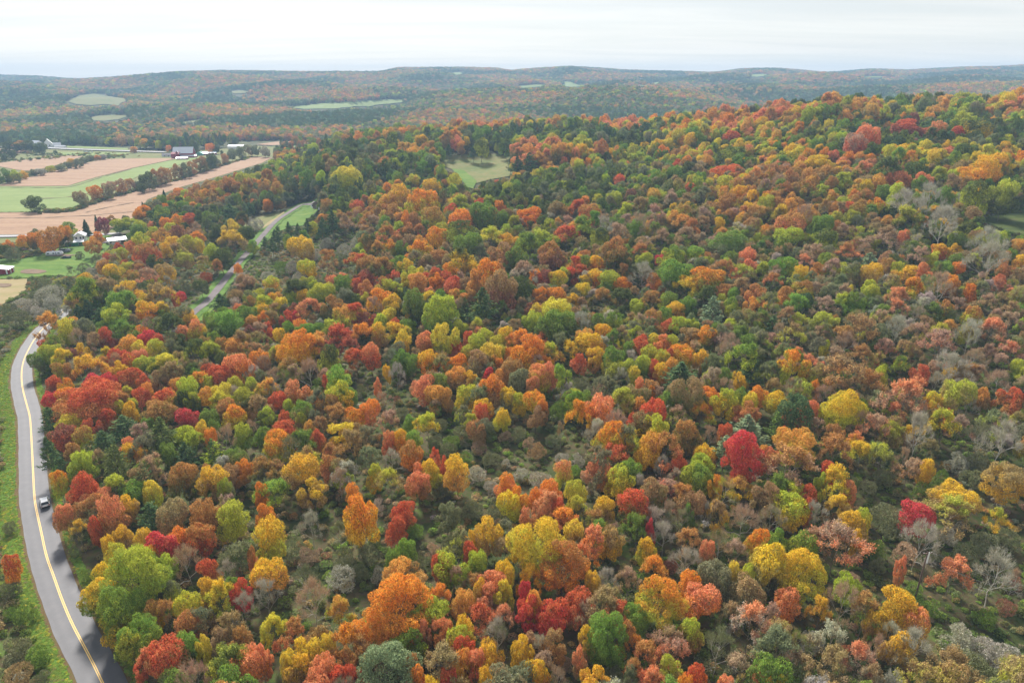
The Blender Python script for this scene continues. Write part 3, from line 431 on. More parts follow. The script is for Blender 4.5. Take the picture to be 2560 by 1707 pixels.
(0, 340, 3.36): """
1200 590 150 .9 D Od;1370 570 90 D Ou;1565 490 90 1.2 D O;1500 440 110 .7 D Ou;1915 430 60 D O;1915 480 90 1.1 D Oo;2200 375 100 .8 D Ou;2125 530 55 1.6 D sc;2240 535 80 1.2 D Ou;1920 570 210 .8 C p;1370 450 60 1.7 K p
1190 545 35 K p;1340 590 130 D gl;1580 650 110 D ru;1380 685 100 D Oo;1480 660 110 D Oy;1275 715 70 D su;1940 710 150 1.2 D yb;1930 800 180 1 D Yb;2010 670 80 D u;2130 680 150 S w;1440 845 110 1.1 D Yo
1380 895 90 1.4 D Y;1650 800 110 D Ou;1560 840 130 1.3 D lb;1765 910 120 1.7 D lg;1640 860 110 D lY;1830 1035 100 1.4 P us;1990 1070 60 1.2 D O;1210 910 170 1.2 D ur;1090 900 80 1.4 D so;1150 925 90 1.5 D lO
1205 950 110 1.3 D m;975 910 80 1.2 D rm;1260 865 90 D rm;1290 1020 90 D OY;1370 1080 140 1.2 D bY;1240 1100 150 1.4 P ts;1160 1070 110 P us;1060 1060 110 D lu;1290 1180 100 D ly;1320 1240 190 1.1 P bY
1490 1310 100 .7 D cr;700 1150 120 .8 D Yg;680 1200 220 1.3 D gl;770 1240 200 D g;900 1190 200 1.3 P bv;1050 1220 150 1.3 D Yb;930 1310 160 1.5 D Gl;1070 1310 180 1.3 D Gg;950 1420 200 D lG;720 1370 150 C p
1200 1390 160 1.2 D YO;640 1410 140 C p;820 1440 150 C p;700 1350 110 .4 D o;1840 1320 200 .9 C p;1980 1400 90 .9 D sO;2050 1430 160 D g;2190 1390 130 D y;2270 1310 70 1.4 D O;2150 1300 70 1.3 D l;2080 1180 140 P tu
1900 1500 160 D G;1570 1460 120 D Yo;1430 1450 160 D vu;180 845 100 1 D OY;280 840 110 1.2 D Od;400 780 170 1.2 D uO;530 785 120 1.3 D Od;285 800 90 D v;555 740 130 .9 D gl;705 700 95 1.4 K p;795 660 60 2.2 K p
855 710 105 1.3 D xm;925 680 80 .9 D ud;1050 680 60 .6 D dl;985 715 130 .8 D lg;1075 705 130 .8 D lg;1155 715 120 D lg;1130 760 120 D g;770 875 115 1.2 D ou;810 820 90 1.3 D Ou;590 1085 100 .8 N v;815 990 120 1 S v
60 890 80 1 D Ou;100 930 150 S v;30 930 90 D d;690 1060 110 S v;760 1100 110 S w;330 1190 180 .8 S v;400 1250 220 .8 S w;280 1300 160 S v;190 1350 200 S w;420 1340 180 S w;560 1180 150 S v;130 1450 220 S v;60 1400 160 S v
300 1420 150 S w;660 960 80 S v;900 1000 90 D r;930 1080 150 D Yg;1100 1130 120 D ug;870 1040 110 D uo;1010 960 110 D lu;1480 900 160 P bl;1540 980 120 D lb;1690 1010 140 P bl;1880 950 150 D d;1560 1130 120 P v
1720 1130 120 S r;1650 1180 120 S b;1280 770 120 D lu;1190 810 140 D ly;1470 760 120 D mu;1530 750 100 D u;1340 780 130 D uY;1740 640 130 D gv;1800 740 120 D d;1640 720 130 N t;1160 620 110 D Od;1420 730 100 D lY
1680 1210 110 D dv;1550 1230 110 S v;1400 1170 90 N w;2240 1130 120 S w;2300 780 110 C p;2280 860 110 C p;2220 840 90 C p;2110 870 90 1.2 D Gl;2060 760 130 D d
265 510 155 .8 H d;660 470 110 1.1 H bv;790 420 120 1 H Ou;900 390 110 1.2 H tv;1000 365 100 1.2 H tu;1080 360 80 1.2 H ut;1150 380 60 1.2 H v;1230 310 140 1 H dv;1290 285 110 1.2 H ub;1370 270 110 1.2 H ub
1200 330 90 1.1 H v;1470 240 90 1.3 H ub;1540 230 100 1.2 H v;1600 220 90 1.2 H u;1680 180 110 1.1 H ud;1750 160 100 1.2 H d;1800 150 90 1.2 H dv;1880 150 60 1.4 H u;1940 110 80 1.2 H v;2010 90 90 1.1 H v;2080 80 80 1.1 H vb
2150 80 80 1.1 H v;2220 90 80 1.1 H w;30 280 110 1 H g;110 290 110 .9 H lv;80 330 60 .8 H Y;180 295 80 .8 H Y;420 250 70 .7 H ly;590 190 60 1.1 H Yb;640 195 80 .9 H v;700 180 70 .7 H v;810 160 60 .7 H ob
750 165 60 .7 H v;860 155 60 .7 H w;330 275 90 .6 H w;500 240 90 .6 H v;560 220 80 .6 H v;270 285 80 .6 H v;85 120 70 1 H d;30 150 60 1 H d;460 120 30 1.2 H d;250 180 26 1 H d;60 50 150 .6 H d;150 45 140 .6 H ub
240 40 130 .7 H d;330 60 110 .8 H d;1620 40 85 1.5 H d;1760 65 75 1.1 H O;1805 70 60 1.3 H d;1410 80 45 1.2 H so;1120 90 60 .8 H ou;10 120 50 H d;330 625 34 .7 H d;1180 400 60 H d;1860 120 26 1.3 H d"""}
# open ground, outlined where it meets the trees: name, material, offset, outline
OPEN = [
("valley_meadow","meadow",1,[(-90,367),(0,367),(160,366),(420,379),(560,372),(640,366),(690,368),(690,397),(655,411),(551,443),(446,473),(369,502),(340,540),(310,575),(240,600),(120,600),(0,610),(-90,615)]),
("stubble_field","stubble",2,[(-90,533),(0,533),(89,533),(178,530),(268,498),(417,459),(551,417),(634,393),(682,395),(655,409),(551,441),(446,471),(369,500),(345,530),(320,560),(240,585),(0,588),(-90,588)]),
("green_field","greenfield",2,[(-90,467),(0,467),(60,468),(170,467),(240,446),(330,423),(450,398),(480,392),(490,388),(500,395),(430,420),(350,440),(290,470),(180,523),(120,531),(0,532),(-90,532)]),
("stubble_field","stubble",2,[(-90,476),(0,463),(60,448),(130,430),(210,410),(265,399),(430,397),(438,399),(330,422),(240,445),(170,466),(60,467),(0,466)]),
("stubble_field","stubble",2,[(-90,414),(0,409),(45,403),(134,393),(190,390),(208,392),(167,408),(119,423),(68,429),(42,426),(0,418),(-90,420)]),
("stubble_field","stubble",2,[(-90,373),(0,373),(80,379),(50,385),(-90,386)]),
("pasture","greenfield",2,[(130,381),(330,384),(300,391),(200,390),(140,388)]),
("pasture","greenfield",2,[(165,366),(320,372),(320,377),(170,371)]),
("farm_lawn","lawn",2,[(-60,652),(60,646),(110,634),(180,612),(240,588),(295,588),(280,612),(255,640),(235,668),(190,692),(120,690),(70,696),(-60,700)]),
("dry_field","dryfield",2,[(-60,701),(68,698),(66,724),(40,745),(0,765),(-60,778)]),
("lawn","lawn",2,[(640,600),(690,548),(745,512),(792,503),(797,525),(775,545),(757,566),(730,566),(700,580),(665,605),(645,625),(600,678),(545,762),(505,803),(470,803),(520,730),(560,690),(600,640)]),
("meadow_strip","meadow",2,[(600,556),(640,547),(700,530),(712,532),(690,545),(650,572),(625,582)]),
("hill_clearing","meadow",2,[(1090,398),(1140,390),(1185,386),(1270,390),(1290,400),(1285,440),(1227,450),(1190,460),(1183,474),(1168,470),(1150,447),(1130,425),(1105,415)]),
("mown_strip","lawn",3,[(1130,424),(1160,428),(1192,455),(1183,474),(1168,470),(1150,447)]),
("side_clearing","darkmeadow",2,[(2430,553),(2505,536),(2600,528),(2640,590),(2533,585),(2488,567)]),
("hill_field","greenfield",2,[(715,269),(800,261),(900,253),(1012,249),(1020,256),(940,264),(840,273),(760,274)]),
("hill_field","meadow",2,[(170,256),(200,240),(236,236),(262,241),(312,246),(330,252),(304,258),(296,266),(262,262),(225,265),(190,262)]),
("hill_field","meadow",2,[(208,300),(240,292),(290,288),(345,287),(318,293),(296,300),(262,304),(228,303)]),
("hill_field","greenfield",2,[(1395,205),(1440,203),(1450,210),(1478,218),(1412,219)]),
("hill_field","greenfield",2,[(1478,208),(1512,203),(1500,210)]),
("hill_field","greenfield",2,[(1598,216),(1650,206),(1658,209),(1612,217)]),
("hill_field","greenfield",2,[(1868,189),(1920,186),(1932,191),(1880,194)]),
("hill_field","greenfield",2,[(1668,224),(1705,219),(1703,227)]),
("hill_field","greenfield",2,[(1121,184),(1162,182),(1160,188),(1126,190)]),
("hill_field","meadow",2,[(560,232),(600,228),(640,227),(636,232),(590,236)]),
("hill_field","greenfield",2,[(1280,219),(1330,214),(1372,212),(1362,217),(1310,222)]),
("hill_field","greenfield",2,[(2130,196),(2190,192),(2240,191),(2200,196)]),
("hill_field","meadow",2,[(420,312),(470,304),(520,298),(512,303),(450,314)]),
("river_flat","stubble",2,[(640,363),(690,356),(850,353),(852,358),(680,365)]),
("river_flat","greenfield",2,[(680,367),(852,359),(835,367),(700,372)]),
]
# ground with low growth only, where no woods are scattered
THIN = [[(620,1300),(740,1280),(960,1280),(1090,1310),(1110,1400),(980,1450),(900,1520),(800,1500),(700,1520),(620,1420)],[(1560,1380),(1700,1400),(1720,1480),(1600,1480)],[(2000,1150),(2200,1180),(2560,1200),(2560,1300),(2200,1300),(2060,1230)],[(880,900),(1010,960),(1090,1080),(1180,1130),(1290,1110),(1400,1060),(1480,1080),(1440,1160),(1330,1180),(1200,1290),(1080,1330),(960,1420),(860,1480),(800,1400),(900,1330),(1010,1270),(1090,1200),(1060,1130),(960,1040),(880,1000)],
[(2150,1290),(2290,1310),(2560,1300),(2700,1500),(2560,1640),(2450,1640),(2300,1500),(2180,1500)],
[(-80,780),(90,790),(60,850),(10,900),(0,1200),(10,1400),(80,1560),(150,1760),(-300,1800)],
[(620,690),(700,640),(830,620),(900,600),(860,680),(760,690),(700,720)],
[(820,880),(900,900),(960,960),(880,1000),(830,960)],[(1370,880),(1500,900),(1490,960),(1400,960)],
[(430,640),(520,600),(560,640),(500,700),(450,740),(400,710)]]
ROAD = [(300,1800),(256,1707),(235,1663),(205,1606),(179,1556),(155,1499),(134,1440),(116,1389),(103,1329),(92,1279),(86,1240),(82,1161),(79,1103),(75,1044),(66,1009),(56,968),(54,932),(59,903),(70,877),(88,846),(110,820),(143,795),(163,774),(186,757),(214,738)]
LANE = [(440,832),(482,786),(518,757),(551,718),(583,676),(619,635),(646,605),(664,584),(690,556),(728,531),(757,514),(792,508)]
FARROAD = [(-90,368),(0,370),(100,372),(200,376),(350,381),(414,383)]
FARMROAD = [(-90,593),(0,593),(75,592),(150,592),(240,589),(300,586)]
DRIVE = [(300,586),(280,598),(262,610)]
# ------------------------------------------------------------------ plant meshes, all in a unit frame: crown 1 wide, tree 1 high
def leaves_mesh(name, P, N, size, mats, asp=1.0, kite=True, hg=None, droop=0.0, D=None):
    """one leaf spray per point: a bent kite of 4 vertices, facing N; D: long axis"""
    n = len(P); N = N/np.linalg.norm(N, axis=1, keepdims=True)
    r = rng.normal(size=(n, 3)) if D is None else D
    a = np.cross(N, r); a /= np.linalg.norm(a, axis=1, keepdims=True)+1e-9
    b = np.cross(N, a)
    if D is not None: a, b = b, a
    s = (size*rng.uniform(.6, 1.4, n))[:, None]
    la = a*s*asp; lb = b*s
    V = np.stack([P-la, P-lb*.7+la*.1, P+la, P+lb*.7+la*.1+N*s*.25], 1) if kite else np.stack([P-la-lb*.5, P+la-lb*.5, P+la+lb*.5, P-la+lb*.5], 1)
    me = mesh_np(name, V.reshape(-1, 3), np.arange(4*n).reshape(n, 4))
    me.attributes.new('rnd', 'FLOAT', 'FACE').data.foreach_set('value', rng.random(n).astype(np.float32))
    h = P[:, 2] if hg is None else hg
    h = (h-h.min())/(h.max()-h.min()+1e-9)
    me.attributes.new('hgt', 'FLOAT', 'FACE').data.foreach_set('value', h.astype(np.float32))
    for m in mats: me.materials.append(m)
    return me
def unit(v): return v/np.linalg.norm(v, axis=1, keepdims=True)
def blob_points(n, k, spread, r0, r1, up=.1, squash=1.0, cone=0.0, core=.3):
    """points on the outside of a cluster of k lobes inside the unit ball"""
    d = unit(rng.normal(size=(k, 3))+[0, 0, up]); c = d*rng.uniform(spread*.75, spread*1.1, (k, 1)); rr = rng.uniform(r0, r1, k)
    c[:, :2] *= (1-cone*(c[:, 2:3]*.5+.5)); rr *= (1-cone*.45*(c[:, 2]*.5+.5))
    c = np.vstack([c, [[0, 0, -.05]]]); rr = np.append(rr, core)
    ks = k*5; j = rng.integers(k, size=ks); sd = unit(rng.normal(size=(ks, 3))+[0, 0, .35]); c2 = c[j]+sd*rr[j][:, None]*.92; r2 = rr[j]*rng.uniform(.28, .5, ks); c = np.vstack([c, c2]); rr = np.append(rr, r2)
    pts, nor = [], []
    while sum(map(len, pts)) < n:
        i = rng.choice(len(rr), size=n, p=rr**2/np.sum(rr**2)); dr = unit(rng.normal(size=(n, 3))); q = rr[i]*rng.uniform(.72, 1.16, n)
        p = c[i]+dr*q[:, None]
        dist = np.linalg.norm(p[:, None]-c[None], axis=2)/rr[None]
        keep = (dist < .78).sum(1) == 0
        pts.append(p[keep]); nor.append(dr[keep])
    p = np.vstack(pts)[:n]; q = np.vstack(nor)[:n]
    return p, q
def trunk_mesh(name, base_r, top=.72, limbs=6, spread=.36, mat=None, lean=.03, k=5, seed=0):
    rd = random.Random(seed); b = MB(); x, y = rd.uniform(-lean, lean), rd.uniform(-lean, lean)
    pts = [(0, 0, -.03), (x*.3, y*.3, .2), (x, y, .45), (x*1.5, y*1.5, top)]
    b.tube(pts, [base_r, base_r*.75, base_r*.55, base_r*.15], k)
    for i in range(limbs):
        z = rd.uniform(.22, .6); a = i*2.4+rd.random(); r = spread*rd.uniform(.6, 1.1)
        b.tube([(x*z*1.6, y*z*1.6, z), (r*.5*math.cos(a), r*.5*math.sin(a), z+.1), (r*math.cos(a+.2), r*math.sin(a+.2), min(z+.26, .9))], [base_r*.4, base_r*.26, base_r*.06], 4)
    o = b.build(name, mat or BARK, smooth=True); me = o.data; bpy.data.objects.remove(o); return me
def leafy(seed, n, size, z0=.2, k=16, spread=.62, r0=.3, r1=.44, cone=0.0, up=.15, thin=1.0):
    p, q = blob_points(n, k, spread, r0, r1, up, cone=cone)
    m = np.percentile(np.abs(p), 98.5, axis=0); p = p/m
    P = np.stack([p[:, 0]*.5, p[:, 1]*.5, z0+(1-z0)*(p[:, 2]*.5+.5)], 1)
    N = unit(q*.7+rng.normal(size=q.shape)*.6+[0, 0, .35])
    return P, N
VAR = {'D': [], 'P': [], 'N': [], 'C': [], 'K': [], 'S': [], 'A': []}   # kind -> [(crown mesh, trunk mesh)]
_specs = [dict(k=30, spread=.78, r0=.2, r1=.3), dict(k=26, spread=.74, r0=.22, r1=.33), dict(k=15, spread=.62, r0=.3, r1=.44), dict(k=26, cone=.55, spread=.76, r0=.2, r1=.3), dict(k=22, cone=.35, up=.5, spread=.72, r0=.22, r1=.32),
          dict(k=38, spread=.84, r0=.15, r1=.24), dict(k=20, spread=.66, up=.6, r0=.26, r1=.36), dict(k=20, cone=.75, spread=.78, r0=.22, r1=.3)]
for i, sp in enumerate(_specs):
    P, N = leafy(i, 9000, 0, **sp)
    VAR['D'].append((leaves_mesh('leafy_crown', P, N, .0125, [LEAF], 2.1, D=unit(N*[.6,.6,.2]+rng.normal(size=N.shape)*.45+[0, 0, 1.0])), trunk_mesh('leafy_trunk', .02, seed=i)))
BIG = []
for i, sp in enumerate([dict(k=44, spread=.82, r0=.15, r1=.25), dict(k=36, spread=.8, r0=.17, r1=.28), dict(k=40, spread=.8, cone=.25, up=.4, r0=.15, r1=.26)]):
    P, N = leafy(i, 26000, 0, **sp)
    BIG.append((leaves_mesh('leafy_crown', P, N, .0072, [LEAF], 2.0, D=unit(N*[.6,.6,.2]+rng.normal(size=N.shape)*.45+[0, 0, 1.0])), trunk_mesh('leafy_trunk', .02, seed=70+i)))
def skeleton(seed, levels=4, z0=.16, nl=5, ball=.5, upw=.5):
    """forking limbs inside the crown; returns segments [(p, q, r0, r1)] and the tip directions"""
    rd = random.Random(seed); segs = []; tips = []
    def grow(p, d, L, r, lv):
        q = p+d*L; e = (q-Vector((0, 0, .62))); 
        segs.append((p, q, r, r*.68))
        if lv == 0: tips.append((q, d)); return
        for j in range(3):
            a = rd.uniform(.35, .8); ax = Vector((rd.uniform(-1, 1), rd.uniform(-1, 1), rd.uniform(-1, 1))).normalized()
            nd = (Matrix.Rotation(a, 3, ax) @ d); nd = (nd+Vector((0, 0, .12))).normalized()
            grow(q, nd, L*rd.uniform(.62, .84), r*.62, lv-1)
    base = Vector((0, 0, -.02)); top = Vector((rd.uniform(-.02, .02), rd.uniform(-.02, .02), z0+.10)); mid = top+Vector((rd.uniform(-.03, .03), rd.uniform(-.03, .03), .2)); tip = mid+Vector((rd.uniform(-.04, .04), rd.uniform(-.04, .04), .2))
    segs.append((base, top, .017, .013)); segs.append((top, mid, .013, .009)); segs.append((mid, tip, .009, .005))
    for j in range(nl+4):
        a = j*2.4+rd.random()*.7; f = j/(nl+3); at = top.lerp(mid, f*2) if f < .5 else mid.lerp(tip, f*2-1); dz = (.55+1.5*f)*upw*2
        grow(at, Vector((math.cos(a), math.sin(a), dz)).normalized(), (.15-.05*f)*rd.uniform(.85, 1.15), .0085-.003*f, levels-1)
    grow(tip, Vector((0, 0, 1)), .09, .005, levels-2)
    return segs, tips
def limbs_mesh(name, segs, mat, keep=.0009):
    b = MB()
    for p, q, r0, r1 in segs:
        if r0 > keep: b.tube([p, (p+q)/2+Vector((random.uniform(-.006, .006), random.uniform(-.006, .006), 0)), q], [r0, (r0+r1)/2, r1], 4 if r0 > .004 else 3)
    o = b.build(name, mat, smooth=True); me = o.data; bpy.data.objects.remove(o); return me
for i in range(6):          # bare and thinning trees share their limbs
    segs, tips = skeleton(20+i, 4, .12+.03*(i % 3), 4, upw=.45+.12*(i % 3))
    E = np.array([list(q) for _, q, _, _ in segs[1:]]); sc = .5/np.percentile(np.abs(E[:, :2]), 97); zt = np.percentile(E[:, 2], 99)
    def fit(v): return Vector((v[0]*sc, v[1]*sc, v[2]*(.94/zt) if v[2] > 0 else v[2]))
    segs = [(fit(p), fit(q), a*.8, c*.8) for p, q, a, c in segs]
    T = np.array([list(fit(q)) for q, _ in tips]); TD = unit(np.array([list(d) for _, d in tips]))
    def sprays(per, rad):
        idx = np.repeat(np.arange(len(T)), max(4, int(per*180/len(T)))); n = len(idx)
        d = unit(TD[idx]+rng.normal(size=(n, 3))*.55+[0, 0, .2]); P = T[idx]-TD[idx]*rng.uniform(0, .07, (n, 1))+d*rng.uniform(0, rad, (n, 1)); return P, d, n
    P, d, n = sprays(30, .11)
    nn = unit(np.cross(d, rng.normal(size=(n, 3))))
    VAR['N'].append((leaves_mesh('twig_crown', P, nn, .0030, [TWIG], 10.0, True, D=d), limbs_mesh('bare_trunk', segs, PALEBARK)))
    P, d, n = sprays(40, .10)
    nn = unit(d+rng.normal(size=(n, 3))*.8+[0, 0, .4])
    VAR['A'].append((None, None)); P, d, n = sprays(62, .125); nn = unit(d*.8+rng.normal(size=(n, 3))*.6+[0, 0, .4])
    VAR['A'][-1] = (leaves_mesh('airy_crown', P, nn, .0115, [LEAF], 2.1, D=unit(d+rng.normal(size=d.shape)*.4+[0, 0, .6])), None)
    P, d, n = sprays(40, .10)
    nn = unit(d+rng.normal(size=(n, 3))*.8+[0, 0, .4])
    VAR['P'].append((leaves_mesh('thin_crown', P, nn, .0095, [LEAF], 2.2, D=unit(d+rng.normal(size=d.shape)*.4+[0, 0, .5])), limbs_mesh('thin_trunk', segs, BARK)))
def pine(seed, levels, wmax, shape, droop, tuft, nb, z0=.12, puff=1.0):
    rd = np.random.default_rng(seed); Pl, Nl, Dl, Hl = [], [], [], []
    for L in range(levels):
        f = (L+.3)/levels; z = z0+(.99-z0)*f; rmax = wmax*shape(f)
        for j in range(nb if f < .85 else 5):
            a = rd.uniform(0, 6.283); r = rmax*rd.uniform(.6, 1.08); m = int(16*puff*(r/wmax)+6)
            tt = rd.uniform(.15, 1, m)**.6; side = rd.normal(size=m)*.16*r*(1.15-tt)+rd.normal(size=m)*.02
            zz = z-droop*tt*r+.25*abs(droop)*tt**3*r+rd.normal(size=m)*.008
            x = math.cos(a)*tt*r-math.sin(a)*side; y = math.sin(a)*tt*r+math.cos(a)*side
            Pl.append(np.stack([x, y, zz], 1)); dd = np.stack([np.cos(a+side*4), np.sin(a+side*4), np.full(m, .25)], 1); Dl.append(dd)
            Nl.append(np.stack([rd.normal(size=m)*.5, rd.normal(size=m)*.5, np.full(m, 1.0)], 1)); Hl.append(tt)
    P = np.vstack(Pl); N = unit(np.vstack(Nl)); D = unit(np.vstack(Dl)); P[:, 2] = np.minimum(P[:, 2], 1)
    return P, N, D, np.concatenate(Hl)
for i in range(4):
    sh = [lambda f: (1-f**2.2)*(.75+.25*math.sin(f*19)), lambda f: (1-f)**.55*(.8+.2*math.sin(f*23+1)), lambda f: (1-f**1.8)*(.65+.35*abs(math.sin(f*13))), lambda f: (1-f**1.3)*(.85+.15*math.sin(f*31))][i]
    P, N, D, H = pine(60+i, 20, .5, sh, -.12, 0, 8, .16 if i < 3 else .3, 1.7)
    VAR['C'].append((leaves_mesh('pine_crown', P, N, .0155, [NEEDLE], 2.1, True, H, D=D), trunk_mesh('pine_trunk', .016, .97, 8, .3, seed=40+i, lean=.005)))
for i in range(2):
    P, N, D, H = pine(80+i, 34, .5, lambda f: (1-f)**.85*.96+.04, .3, 0, 11, .03, 2.0)
    VAR['K'].append((leaves_mesh('spruce_crown', P, N, .024, [NEEDLE], 2.0, True, H, D=D), trunk_mesh('spruce_trunk', .014, .99, 0, .1, seed=50+i, lean=0)))
for i in range(5):
    p, q = blob_points(5200, 14+3*i, .6, .26, .42, .35); P = np.stack([p[:, 0]*.52, p[:, 1]*.52, np.clip(p[:, 2]*.6+.42, 0, 1.05)], 1)
    d = unit(q+[0, 0, .7]+rng.normal(size=q.shape)*.4); nn = unit(np.cross(d, rng.normal(size=q.shape)))
    me = leaves_mesh('bush_crown', P, nn, .011, [TWIG], 2.6, True, D=d); VAR['S'].append((me, None))
def joined(name, a, b):
    ms = [m for m in (a, b) if m]
    o = bpy.data.objects.new(name, ms[0].copy())
    if len(ms) > 1:
        bm = bmesh.new(); bm.from_mesh(ms[0]); n0 = len(bm.faces); bm.from_mesh(ms[1]); bm.faces.ensure_lookup_table()
        for f in bm.faces[n0:]: f.material_index = 1
        bm.to_mesh(o.data); bm.free(); o.data.materials.append(ms[1].materials[0])
    return o
def far_leafy(n, size, **kw):
    P, N = leafy(0, n, 0, z0=.12, **kw); return leaves_mesh('far_crown', P, N, size, [LEAF], 1.1)
# prototypes for the woods that are one mass: kept out of the scene, instanced by the scatter below
def proto_set(name, objs):
    c = bpy.data.collections.new(name)
    for i, o in enumerate(objs): o.name = f'{name}_{i:02d}'; c.objects.link(o)
    return c
NEARSET = proto_set('wood_kinds', [joined('x', *VAR['D'][i]) for i in range(8)]+[joined('x', *VAR['P'][i]) for i in range(6)]+[joined('x', *VAR['N'][i]) for i in range(6)]+[joined('x', *VAR['C'][i]) for i in range(4)]+[joined('x', *v) for v in VAR['K']]+[joined('x', a[0], b[1]) for a, b in zip(VAR['A'], VAR['P'])])
BASE = {'D': (0, 8), 'P': (8, 6), 'N': (14, 6), 'C': (20, 4), 'K': (24, 2), 'A': (26, 6)}
FARSET = proto_set('far_kinds', [bpy.data.objects.new('x', far_leafy(420, .062, **sp)) for sp in _specs[:5]]+[bpy.data.objects.new('x', far_leafy(380, .06, k=9, cone=.9, spread=.5)) for _ in range(2)])
MIDSET = proto_set('mid_kinds', [bpy.data.objects.new('x', far_leafy(1500, .034, **sp)) for sp in _specs[:6]]+[bpy.data.objects.new('x', far_leafy(1400, .033, k=12, cone=.9, spread=.55)) for _ in range(2)])
LOWSET = proto_set('low_kinds', [bpy.data.objects.new('x', leaves_mesh('low_growth', *(lambda p, q: (np.stack([p[:, 0]*.5, p[:, 1]*.5, np.clip(p[:, 2]*.5+.35, 0, 1)], 1), unit(q+rng.normal(size=q.shape)*.6+[0, 0, .5])))(*blob_points(700, 9, .6, .26, .42, .2)), .032, [LEAF], 1.5)) for _ in range(4)])

def scatter(name, coll, pts, sc, idx, c1, c2, label=None):
    """one object of kind stuff: a point per plant, instanced by geometry nodes"""
    me = bpy.data.meshes.new(name); n = len(pts); me.vertices.add(n); me.vertices.foreach_set('co', np.asarray(pts, np.float32).ravel())
    def at(nm, typ, data, f='vector'): a = me.attributes.new(nm, typ, 'POINT'); a.data.foreach_set(f, np.ascontiguousarray(data).ravel())
    at('size', 'FLOAT_VECTOR', np.asarray(sc, np.float32)); at('kindno', 'INT', np.asarray(idx, np.int32), 'value')
    at('turn', 'FLOAT', rng.uniform(0, 6.283, n).astype(np.float32), 'value')
    at('col1', 'FLOAT_VECTOR', np.asarray(c1, np.float32)); at('col2', 'FLOAT_VECTOR', np.asarray(c2, np.float32))
    o = link(name, me); tag(o, label, kind='stuff')
    g = bpy.data.node_groups.new('scatter_'+name, 'GeometryNodeTree'); g.interface.new_socket('Geometry', in_out='INPUT', socket_type='NodeSocketGeometry'); g.interface.new_socket('Geometry', in_out='OUTPUT', socket_type='NodeSocketGeometry')
    gi = g.nodes.new('NodeGroupInput'); go = g.nodes.new('NodeGroupOutput'); ip = g.nodes.new('GeometryNodeInstanceOnPoints')
    ci = g.nodes.new('GeometryNodeCollectionInfo'); ci.inputs['Collection'].default_value = coll; ci.inputs['Separate Children'].default_value = True; ci.inputs['Reset Children'].default_value = True
    def na(nm, t): a = g.nodes.new('GeometryNodeInputNamedAttribute'); a.data_type = t; a.inputs['Name'].default_value = nm; return [s for s in a.outputs if s.enabled and s.name == 'Attribute'][0]
    m2p = g.nodes.new('GeometryNodeMeshToPoints')
    g.links.new(gi.outputs[0], m2p.inputs[0]); g.links.new(m2p.outputs[0], ip.inputs['Points']); g.links.new(ci.outputs[0], ip.inputs['Instance']); ip.inputs['Pick Instance'].default_value = True
    g.links.new(na('kindno', 'INT'), ip.inputs['Instance Index']); g.links.new(na('size', 'FLOAT_VECTOR'), ip.inputs['Scale'])
    cx = g.nodes.new('ShaderNodeCombineXYZ'); g.links.new(na('turn', 'FLOAT'), cx.inputs[2]); g.links.new(cx.outputs[0], ip.inputs['Rotation'])
    g.links.new(ip.outputs[0], go.inputs[0])
    md = o.modifiers.new('scatter', 'NODES'); md.node_group = g
    return o
# ------------------------------------------------------------------ ground
def build_terrain():
    t = np.linspace(-1.6, 1.6, 361); y = np.concatenate([np.linspace(-120, 60, 30), (np.arange(31, 302)/4.0)**2])
    y = y[(y < 60.01) | (y > 60.1)]
    T, Y = np.meshgrid(t, y); X = T*np.maximum(Y, 60); Z = height(X, Y)
    V = np.stack([X, Y, Z], 2).reshape(-1, 3); nx, ny = len(t), len(y)
    i = np.arange(nx-1)[None]+np.arange(ny-1)[:, None]*nx
    q = np.stack([i, i+1, i+1+nx, i+nx], 2).reshape(-1, 4)
    tag(link('ground', mesh_np('ground', V, q, True), GM['ground']), kind='structure')
build_terrain()
def off(y): return .03+max(y, 0)/2500
def sheet(name, mat, level, poly, step=None):
    pts = []
    n = len(poly)
    for i in range(n):                                  # denser outline, then onto the terrain
        a, b = poly[i], poly[(i+1) % n]
        for k in range(3):
            g = ground_at(a[0]+(b[0]-a[0])*k/3, a[1]+(b[1]-a[1])*k/3)
            if g: pts.append(g)
    bm = bmesh.new(); vs = [bm.verts.new((p[0], p[1], 0)) for p in pts]; bm.faces.new(vs)
    bmesh.ops.triangulate(bm, faces=bm.faces[:])
    xs = [p[0] for p in pts]; ys = [p[1] for p in pts]; step = step or max(3, (max(ys)+min(ys))/2/45)
    for ax, lo, hi in ((0, min(xs), max(xs)), (1, min(ys), max(ys))):
        k = math.ceil(lo/step)*step
        while k < hi:
            no = (1, 0, 0) if ax == 0 else (0, 1, 0)
            bmesh.ops.bisect_plane(bm, geom=bm.verts[:]+bm.edges[:]+bm.faces[:], plane_co=(k, k, 0), plane_no=no); k += step
    co = np.array([v.co[:] for v in bm.verts]); z = height(co[:, 0], co[:, 1])
    for v, h in zip(bm.verts, z): v.co.z = h+off(v.co.y)*level
    bmesh.ops.recalc_face_normals(bm, faces=bm.faces)
    if sum(f.normal.z for f in bm.faces) < 0: bmesh.ops.reverse_faces(bm, faces=bm.faces[:])
    for f in bm.faces: f.smooth = True
    me = bpy.data.meshes.new(name); bm.to_mesh(me); bm.free(); return tag(link(name, me, GM[mat]), kind='structure')
for nm, mt, lv, poly in OPEN: sheet(nm, mt, lv, poly)
